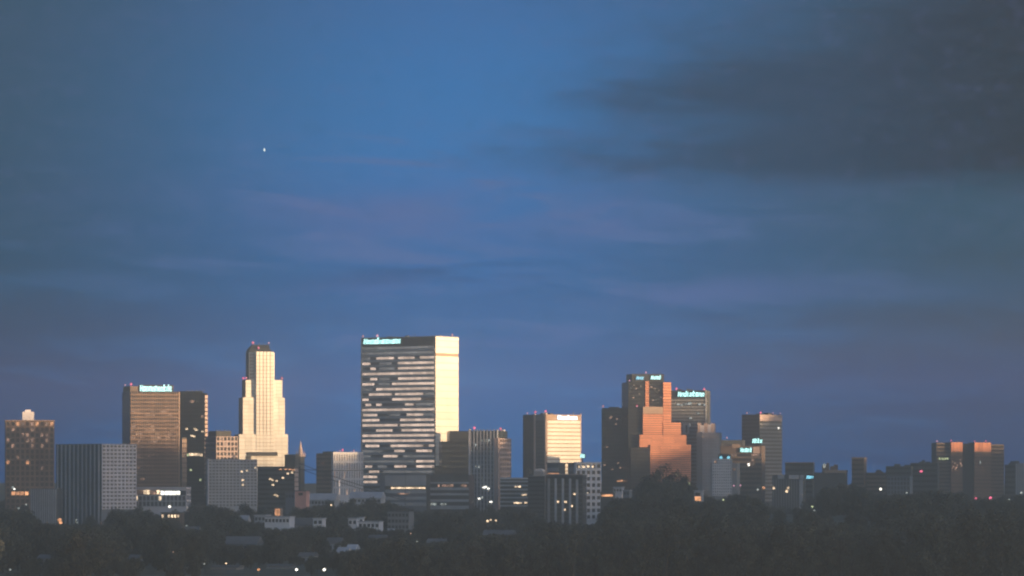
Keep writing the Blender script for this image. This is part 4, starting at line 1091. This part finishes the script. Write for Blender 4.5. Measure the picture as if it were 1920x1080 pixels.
LAMPS = [(485, 1068, 'light_amber', .75, 'amber street lamp on the road at the bottom, left of two white ones'),
         (556, 1068, 'light_white', .7, 'white street lamp on the road at the bottom, between an amber and a white one'),
         (608, 1068, 'light_white', .8, 'brightest white street lamp on the road at the bottom'),
         (424, 1056, 'light_warm', .5, 'small warm street lamp beside the low grey roof at the bottom left'),
         (383, 1057, 'light_faint', .5, 'faint street lamp at the far left of the bottom row'),
         (287, 1077, 'light_dim', .7, 'dim reddish lamp at the very bottom left of the amber one'),
         (621, 947, 'light_warm', .5, 'small warm lamp on the wooded mound below the spire'),
         (318, 950, 'light_white', .8, 'bright lamp just below the low white block'),
         (112, 975, 'light_amber', 1.1, 'reddish lamp below the pinstriped wing'),
         (114, 980, 'light_amber', .9, 'lower of the two reddish lamps below the pinstriped wing'),
         (143, 975, 'light_faint', .6, 'faint white lamp right of the reddish lamps'),
         (145, 980, 'light_faint', .5, 'lower faint lamp right of the reddish lamps'),
         (89, 979, 'light_dim', .5, 'dim lamp left of the reddish lamps'),
         (190, 981, 'light_dim', .4, 'dim lamp below the white gridded block'),
         (24, 914, 'light_faint', .7, 'tall pale lamp in front of the leftmost tower'),
         (27, 917, 'light_white', .5, 'small pale lamp close to the leftmost tower'),
         (35, 953, 'light_faint', .6, 'faint lamp below the leftmost tower'),
         (49, 946, 'light_faint', .5, 'faint lamp left of the pinstriped wing'),
         (350, 986, 'light_faint', .5, 'faint lamp below the house with warm windows'),
         (325, 1035, 'light_dim', .4, 'dim lamp among the trees left of the long grey roof'),
         (40, 1011, 'light_dim', .4, 'dim lamp in the trees near the left side'),
         (19, 1068, 'light_faint', .6, 'pale lamp in the bottom left corner'),
         (770, 1000, 'light_dim', .4, 'dim lamp right of the banded four storey block'),
         (782, 1015, 'light_faint', .4, 'faint lamp in the trees below the banded four storey block'),
         (914, 977, 'light_warm', .7, 'left of a pair of yellow lamps below the striped low office'),
         (920, 975, 'light_warm', .6, 'middle yellow lamp below the striped low office'),
         (930, 976, 'light_warm', .6, 'right yellow lamp of the trio below the striped low office'),
         (1270, 889, 'light_warm', .9, 'warm lamp in front of the orange stepped tower'),
         (1291, 907, 'light_green', .9, 'greenish lamp right of the tall tree by the orange tower'),
         (1356, 937, 'light_green', .5, 'small greenish lamp below the small whitish block'),
         (1376, 911, 'beacon_pink', .6, 'left pink lamp at the foot of the small whitish block'),
         (1388, 910, 'beacon_pink', .6, 'right pink lamp at the foot of the small whitish block'),
         (1432, 915, 'light_amber', .8, 'amber lamp left of the block with thin columns'),
         (1421, 918, 'light_faint', .6, 'pale lamp just left of the amber lamp by the thin columns'),
         (1445, 971, 'light_green', .5, 'greenish lamp low before the thin columns'),
         (1478, 977, 'light_green', .6, 'pale green lamp below the thin columns'),
         (1523, 950, 'light_green', .6, 'pale lamp right of the thin columns'),
         (1527, 957, 'light_faint', .5, 'lower pale lamp right of the thin columns'),
         (1579, 972, 'light_faint', .7, 'pale lamp in the dark trees below the cluttered roof'),
         (1577, 979, 'light_faint', .6, 'lower lamp of the pair in the dark trees below the cluttered roof'),
         (1628, 984, 'light_faint', .5, 'faint lamp in the dark trees below the squat tower'),
         (1651, 917, 'light_white', .7, 'bright slanted looking lamp right of the squat dark tower'),
         (1700, 924, 'light_faint', .5, 'faint lamp in front of the dim bluish block'),
         (1727, 884, 'beacon_red', .8, 'large red lamp left of the orange-topped tower'),
         (1829.5, 934.5, 'beacon_red', .7, 'left of two red lamps below the orange-topped tower'),
         (1857, 933.5, 'beacon_red', .8, 'right of two red lamps below the orange-topped tower'),
         (1915, 924, 'light_faint', .7, 'pale lamp in front of the pinstriped block at the right end'),
         (1892, 937, 'light_faint', .5, 'faint lamp left of the pinstriped block at the right end')]
for (px, py, mt, r_, lab) in LAMPS:
    d_ = 1478 if py > 1040 and px > 450 else min(2420, max(1500, (CAMZ - 9) * F / max(py - YH, 1))) if py > 940 else 2380
    d_ = min(d_, 2420)
    lamp(px, py, d_, mt, lab, r=r_ * d_ / 2000)

# power line wires in front of the lavender block
def wire(x0, y0, x1, y1, d, label):
    a = Vector((xpx(x0, d), d, zpx(y0, d))); b = Vector((xpx(x1, d), d + 8, zpx(y1, d)))
    v, f = [], []; n = 12; r = .22
    for i in range(n + 1):
        t = i / n; p = a.lerp(b, t); p.z -= 1.2 * 4 * t * (1 - t)
        v += [(p.x, p.y - r, p.z), (p.x, p.y, p.z + r), (p.x, p.y + r, p.z), (p.x, p.y, p.z - r)]
    for i in range(n):
        for q in range(4): f.append((4 * i + q, 4 * i + (q + 1) % 4, 4 * i + 4 + (q + 1) % 4, 4 * i + 4 + q))
    o = pydata('power_line', v, f, 'black_metal'); tag(o, label, 'cable', 'power lines')
wire(560, 880, 760, 877, 2560, 'topmost dark cable nearly level across the lavender block')
wire(560, 868, 760, 935, 2560, 'upper slanting dark cable across the lavender block')
wire(560, 878, 760, 938, 2562, 'lower slanting dark cable across the lavender block')
def pylon(px, d, ytop, label):
    x = xpx(px, d); root = link('utility_pole', None, None, (x, d, ground_z(x, d)))
    tag(root, label, 'pole', 'power lines')
    hh = zpx(ytop, d) - root.location.z
    link('pole', POLE['p'], root, (0, 0, 0), (2, 2, hh))
    link('cross_arm', cube('pole_metal'), root, (-1.4, -.1, hh - 1.2), (2.8, .2, .2))
    link('cross_arm', cube('pole_metal'), root, (-1.4, -.1, hh - 4.2), (2.8, .2, .2))
pylon(560, 2560, 867, 'dark utility pole beside the spire carrying cables')
pylon(760, 2568, 876, 'dark utility pole in front of the broad tower carrying cables')

# the single bright star
st_ = link('evening_star', ball('star_light'), None, (xpx(495.5, 20000), 20000, zpx(281, 20000)), (5.2, 5.2, 9.0))
tag(st_, 'single bright star high in the blue sky above the stepped tower', 'star')

# ------------------------------------------------------------------ trees
def tube(v, f, pts, rads, n=6):
    base = len(v)
    for p, r in zip(pts, rads):
        for i in range(n):
            a_ = i * 2 * math.pi / n
            v.append((p[0] + r * math.cos(a_), p[1] + r * math.sin(a_), p[2]))
    for j in range(len(pts) - 1):
        for i in range(n):
            f.append((base + j * n + i, base + j * n + (i + 1) % n, base + (j + 1) * n + (i + 1) % n, base + (j + 1) * n + i))
def tree_proto(seed, mat, nleaf, shape, leaf):
    """unit tree about 16 m tall: trunk and limbs, crown of leaf clumps"""
    r = random.Random(seed)
    v, f = [], []
    H = 16.0
    tube(v, f, [(0, 0, -1), (.1, 0, 3), (.2 * r.uniform(-1, 1), .2, 7), (.3 * r.uniform(-1, 1), .1, 12)], [.42, .33, .24, .08])
    cl = []
    nb = 15
    for i in range(nb):
        a_ = r.uniform(0, 2 * math.pi); t = (i + .5) / nb
        z = 2.6 + t * 12.4
        if shape == 'round': rad = 4.8 * math.sin(math.pi * (0.2 + .72 * t)) * r.uniform(.45, 1.0)
        elif shape == 'tall': rad = 3.4 * math.sin(math.pi * (0.15 + .8 * t)) * r.uniform(.4, 1.0)
        else: rad = 5.8 * math.sin(math.pi * (0.3 + .6 * t)) * r.uniform(.5, 1.0); z = 2.8 + t * 10.6
        c = (rad * math.cos(a_), rad * math.sin(a_), z)
        cl.append((c, r.uniform(1.3, 2.3) * (1.1 if shape == 'wide' else 1)))
        z0 = max(2.6, z - 3.5)
        tube(v, f, [(0.1, 0, z0), (c[0] * .5, c[1] * .5, z0 + (z - z0) * .6), c], [.16, .1, .03], 4)
    tr = bpy.data.meshes.new('trunk'); tr.from_pydata(v, [], f); tr.materials.append(MATS['bark'])
    v, f = [], []
    for i in range(nleaf):
        c, cr = r.choice(cl)
        n_ = Vector((r.gauss(0, 1), r.gauss(0, 1), r.gauss(0, 1))).normalized()
        p = Vector(c) + n_ * cr * r.random() ** .45 * Vector((1, 1, .8)).length / 1.5
        d1 = (n_ + Vector((r.gauss(0, .6), r.gauss(0, .6), r.gauss(0, .6)))).normalized()
        t1 = d1.orthogonal().normalized(); t2 = d1.cross(t1)
        q = r.uniform(0, 6.28); s_ = leaf * r.uniform(.6, 1.3)
        u1 = (t1 * math.cos(q) + t2 * math.sin(q)) * s_; u2 = (t2 * math.cos(q) - t1 * math.sin(q)) * s_ * .6
        b = len(v)
        v += [tuple(p - u1), tuple(p + u2), tuple(p + u1), tuple(p - u2)]
        f.append((b, b + 1, b + 2, b + 3))
    cm = bpy.data.meshes.new('crown'); cm.from_pydata(v, [], f); cm.materials.append(MATS[mat])
    return tr, cm
PROTO = [tree_proto(1, 'leaf_green', 2200, 'round', .42), tree_proto(2, 'leaf_dark', 2200, 'tall', .40), tree_proto(3, 'leaf_olive', 2400, 'wide', .44),
         tree_proto(4, 'leaf_green', 2200, 'wide', .42), tree_proto(5, 'leaf_dark', 2200, 'round', .42)]
SPARSE = tree_proto(9, 'leaf_dark', 900, 'round', .36)

TL = [(-80, 930), (0, 935), (55, 952), (110, 956), (250, 952), (262, 947), (350, 947), (388, 940), (430, 935), (480, 938), (486, 950), (550, 962), (562, 943), (600, 931), (650, 927), (700, 926), (722, 936), (745, 945), (800, 956), (870, 957),
      (900, 946), (1000, 957), (1022, 978), (1095, 985), (1127, 978), (1140, 945), (1180, 912), (1205, 890), (1250, 882), (1290, 898), (1312, 928), (1400, 926), (1450, 950), (1510, 952), (1528, 905), (1600, 908), (1650, 928), (1700, 922), (1760, 920), (1850, 930), (1900, 925), (2000, 935)]
def tline(px):
    for (a, ya), (b, yb) in zip(TL, TL[1:]):
        if a <= px <= b: return ya + (yb - ya) * (px - a) / (b - a)
    return 935
rt = random.Random(21)
spots = []
y = 1370.0
while y < 2960:
    half = .1286 * y + 4
    stp = 8.2 + (y - 1425) / 1500 * 2.5
    x = -half
    while x < half:
        jx, jy = x + rt.uniform(-3, 3), y + rt.uniform(-6, 6)
        x += stp
        if rt.random() < .12: continue
        px = 960 + jx * F / jy
        gz = ground_z(jx, jy)
        s_ = rt.choice((.75, .85, .95, 1.05, 1.2)) * rt.uniform(.85, 1.15)
        if px > 1150: s_ *= 1.12
        lim = tline(px) + rt.choice((0, 0, 2, 5, 9))
        ztop_max = zpx(lim, jy)
        top = gz + 16.3 * s_
        if top > ztop_max:
            s_ = (ztop_max - gz) / 16.3
            if s_ < .42: continue
        r_px = 4.6 * s_ * F / jy
        yt = YH - (gz + 16.3 * s_ - CAMZ) * F / jy
        bad = False
        for (x0, x1, y0, y1, d) in KEEP:
            if jy < d + 4 and px + r_px > x0 and px - r_px < x1 and yt < y1 - (y1 - y0) * .15:
                y_low = YH - (gz - CAMZ) * F / jy
                if y_low > y0:
                    s_ = min(s_, (zpx(y1 - (y1 - y0) * .1, jy) - gz) / 16.3)
                    if s_ < .2: bad = True; break
        if bad: continue
        for (fx, fy, fr) in FOOT:
            if abs(jx - fx) < fr + 3 and abs(jy - fy) < fr + 6 and (jx - fx) ** 2 + (jy - fy) ** 2 < (fr + 4) ** 2: bad = True; break
        if bad: continue
        if abs(jy - (1470 + 28 * math.sin((jx + 260) / 10 * .12))) < 9 and jx < 140: continue
        spots.append((jx, jy, gz, s_, px, yt))
    y += 11.5 + (y - 1425) / 1500 * 4
# a tree shows most when little stands in front of it: nearest first, plus the ones on the skyline
sky_line = [s for s in spots if s[5] < tline(s[4]) + 10 and s[1] > 1900]
near = sorted([s for s in spots if s not in sky_line], key=lambda s: s[1])
rt.shuffle(sky_line)
single = near[:180] + sky_line[:112]
chosen = set((s[0], s[1]) for s in single)
rest = [s for s in spots if (s[0], s[1]) not in chosen]
def tree(s, proto, label, group):
    x, yy, gz, sc_, px, yt = s
    root = link('broadleaf_tree', None, None, (x, yy, gz), (sc_ * rt.uniform(.9, 1.15),) * 2 + (sc_,), rt.uniform(0, 6.28))
    link('trunk', proto[0], root); link('crown', proto[1], root)
    tag(root, label, 'tree', group)
MARK = [(0, 'the leftmost tower'), (80, 'the pinstriped wing'), (150, 'the pinstriped left face'), (222, 'the white gridded face'), (290, 'the bronze tower'), (345, 'the black tower'), (435, 'the grey grid block'),
        (497, 'the stepped cream tower'), (563, 'the spire'), (610, 'the dim brown block'), (652, 'the lavender block'), (700, "the broad tower's left end"), (750, "the broad tower's middle"), (800, "the broad tower's corner"), (845, 'the cream tower side'),
        (908, 'the ribbed block'), (965, 'the low striped office'), (1005, 'the plain dark block'), (1058, 'the golden tower'), (1105, 'the white square-windowed block'), (1155, 'the black glass tower'),
        (1215, "the orange tower's left half"), (1265, "the orange tower's right half"), (1310, 'the slim blue block'), (1355, 'the small whitish block'), (1400, 'the twin cyan signs'), (1445, 'the banded tower'),
        (1500, 'the flat dark block'), (1560, 'the cluttered roof'), (1610, 'the squat dark tower'), (1680, 'the dim bluish block'), (1735, 'the red lamp'), (1795, 'the left orange bay'), (1843, 'the right orange bay'), (1905, 'the rightmost striped block')]
ORD = ['nearest', 'second nearest', 'third nearest', 'fourth nearest', 'fifth nearest', 'sixth nearest', 'seventh nearest', 'eighth nearest', 'ninth nearest', 'tenth nearest', 'eleventh nearest', 'twelfth nearest', 'thirteenth nearest', 'fourteenth nearest', 'fifteenth nearest', 'sixteenth nearest', 'seventeenth nearest', 'eighteenth nearest']
count = {}
for s in sorted(single, key=lambda q: q[1]):
    edge = s in sky_line
    mk = min(MARK, key=lambda q: abs(q[0] - s[4]))[1]
    n_ = count.get((edge, mk), 0); count[(edge, mk)] = n_ + 1
    o_ = ORD[n_] if n_ < 18 else 'farthest'
    if edge:
        tree(s, rt.choice(PROTO), 'treetop at the wood edge under %s, %s of those' % (mk, o_), 'trees along the foot of the city')
    else:
        tree(s, rt.choice(PROTO), 'dark foreground tree below %s, %s of those' % (mk, o_), 'trees of the dim foreground')
for (px, yt, d, lab) in ((1249, 866, 2150, 'tall ragged tree rising before the orange stepped tower, its tip the highest'),
                         (1268, 878, 2160, 'ragged tree just right of the tallest one before the orange tower'),
                         (1228, 886, 2140, 'ragged tree just left of the tallest one before the orange tower'),
                         (1208, 893, 2200, 'leafy tree at the dark left foot of the orange tower'),
                         (1285, 893, 2180, 'leafy tree at the right foot of the orange tower')):
    x = xpx(px, d); gz = ground_z(x, d)
    tree((x, d, gz, (zpx(yt, d) - gz) / 16.3, px, yt), SPARSE if px in (1249, 1268) else PROTO[1], lab, 'trees before the orange tower')

# the rest of the wood: too many to count, one mass of instanced trees
pv = [(s[0], s[1], s[2]) for s in rest]
wm = bpy.data.meshes.new('woodland'); wm.from_pydata(pv, [], [])
at = wm.attributes.new('size', 'FLOAT', 'POINT')
for i, s in enumerate(rest): at.data[i].value = s[3]
wood = link('woodland', wm)
wood['kind'] = 'stuff'; wood['label'] = 'dim mass of trees filling the land before the city'
pc = bpy.data.collections.new('wood_source')
for i, (tr, cm) in enumerate(PROTO):
    me = bpy.data.meshes.new('wood_tree')
    bm = bmesh.new(); bm.from_mesh(cm); me2 = tr
    k0 = len(bm.faces); bm.from_mesh(me2)
    bm.faces.ensure_lookup_table()
    for q in range(k0, len(bm.faces)): bm.faces[q].material_index = 1
    bm.to_mesh(me); bm.free()
    me.materials.append(cm.materials[0]); me.materials.append(MATS['bark'])
    o = bpy.data.objects.new('wood_tree', me); pc.objects.link(o)
ng = bpy.data.node_groups.new('woodland', 'GeometryNodeTree')
ng.interface.new_socket('Geometry', in_out='INPUT', socket_type='NodeSocketGeometry')
ng.interface.new_socket('Geometry', in_out='OUTPUT', socket_type='NodeSocketGeometry')
N = ng.nodes.new
gi, go_ = N('NodeGroupInput'), N('NodeGroupOutput')
ci = N('GeometryNodeCollectionInfo'); ci.inputs['Collection'].default_value = pc; ci.inputs['Separate Children'].default_value = True; ci.inputs['Reset Children'].default_value = True
ip = N('GeometryNodeInstanceOnPoints'); ip.inputs['Pick Instance'].default_value = True
rr = N('FunctionNodeRandomValue'); rr.data_type = 'FLOAT_VECTOR'; rr.inputs[1].default_value = (0, 0, 6.283)
na = N('GeometryNodeInputNamedAttribute'); na.data_type = 'FLOAT'; na.inputs['Name'].default_value = 'size'
ng.links.new(gi.outputs[0], ip.inputs['Points']); ng.links.new(ci.outputs[0], ip.inputs['Instance'])
ng.links.new(rr.outputs[0], ip.inputs['Rotation']); ng.links.new(na.outputs[0], ip.inputs['Scale'])
ng.links.new(ip.outputs[0], go_.inputs[0])
md = wood.modifiers.new('scatter', 'NODES'); md.node_group = ng
print('trees', len(single), 'rest', len(rest), 'objects', len(bpy.data.objects))

# ------------------------------------------------------------------ haze added to lift the dark tones
hm = bpy.data.materials.new('haze'); hm.use_nodes = True
hn = hm.node_tree
for n in list(hn.nodes): hn.nodes.remove(n)
pvn = hn.nodes.new('ShaderNodeVolumePrincipled'); mo = hn.nodes.new('ShaderNodeOutputMaterial')
pvn.inputs['Color'].default_value = (0.84, 0.93, 0.94, 1); pvn.inputs['Density'].default_value = HAZE; pvn.inputs['Anisotropy'].default_value = 0.79
hn.links.new(pvn.outputs[0], mo.inputs['Volume'])
MATS['haze'] = hm
hz = link('haze', cube('haze'), None, (-4000, -400, -8), (8000, 5450, 170))
hz['kind'] = 'stuff'; hz['label'] = 'thin haze added over the whole land to lift the darks'
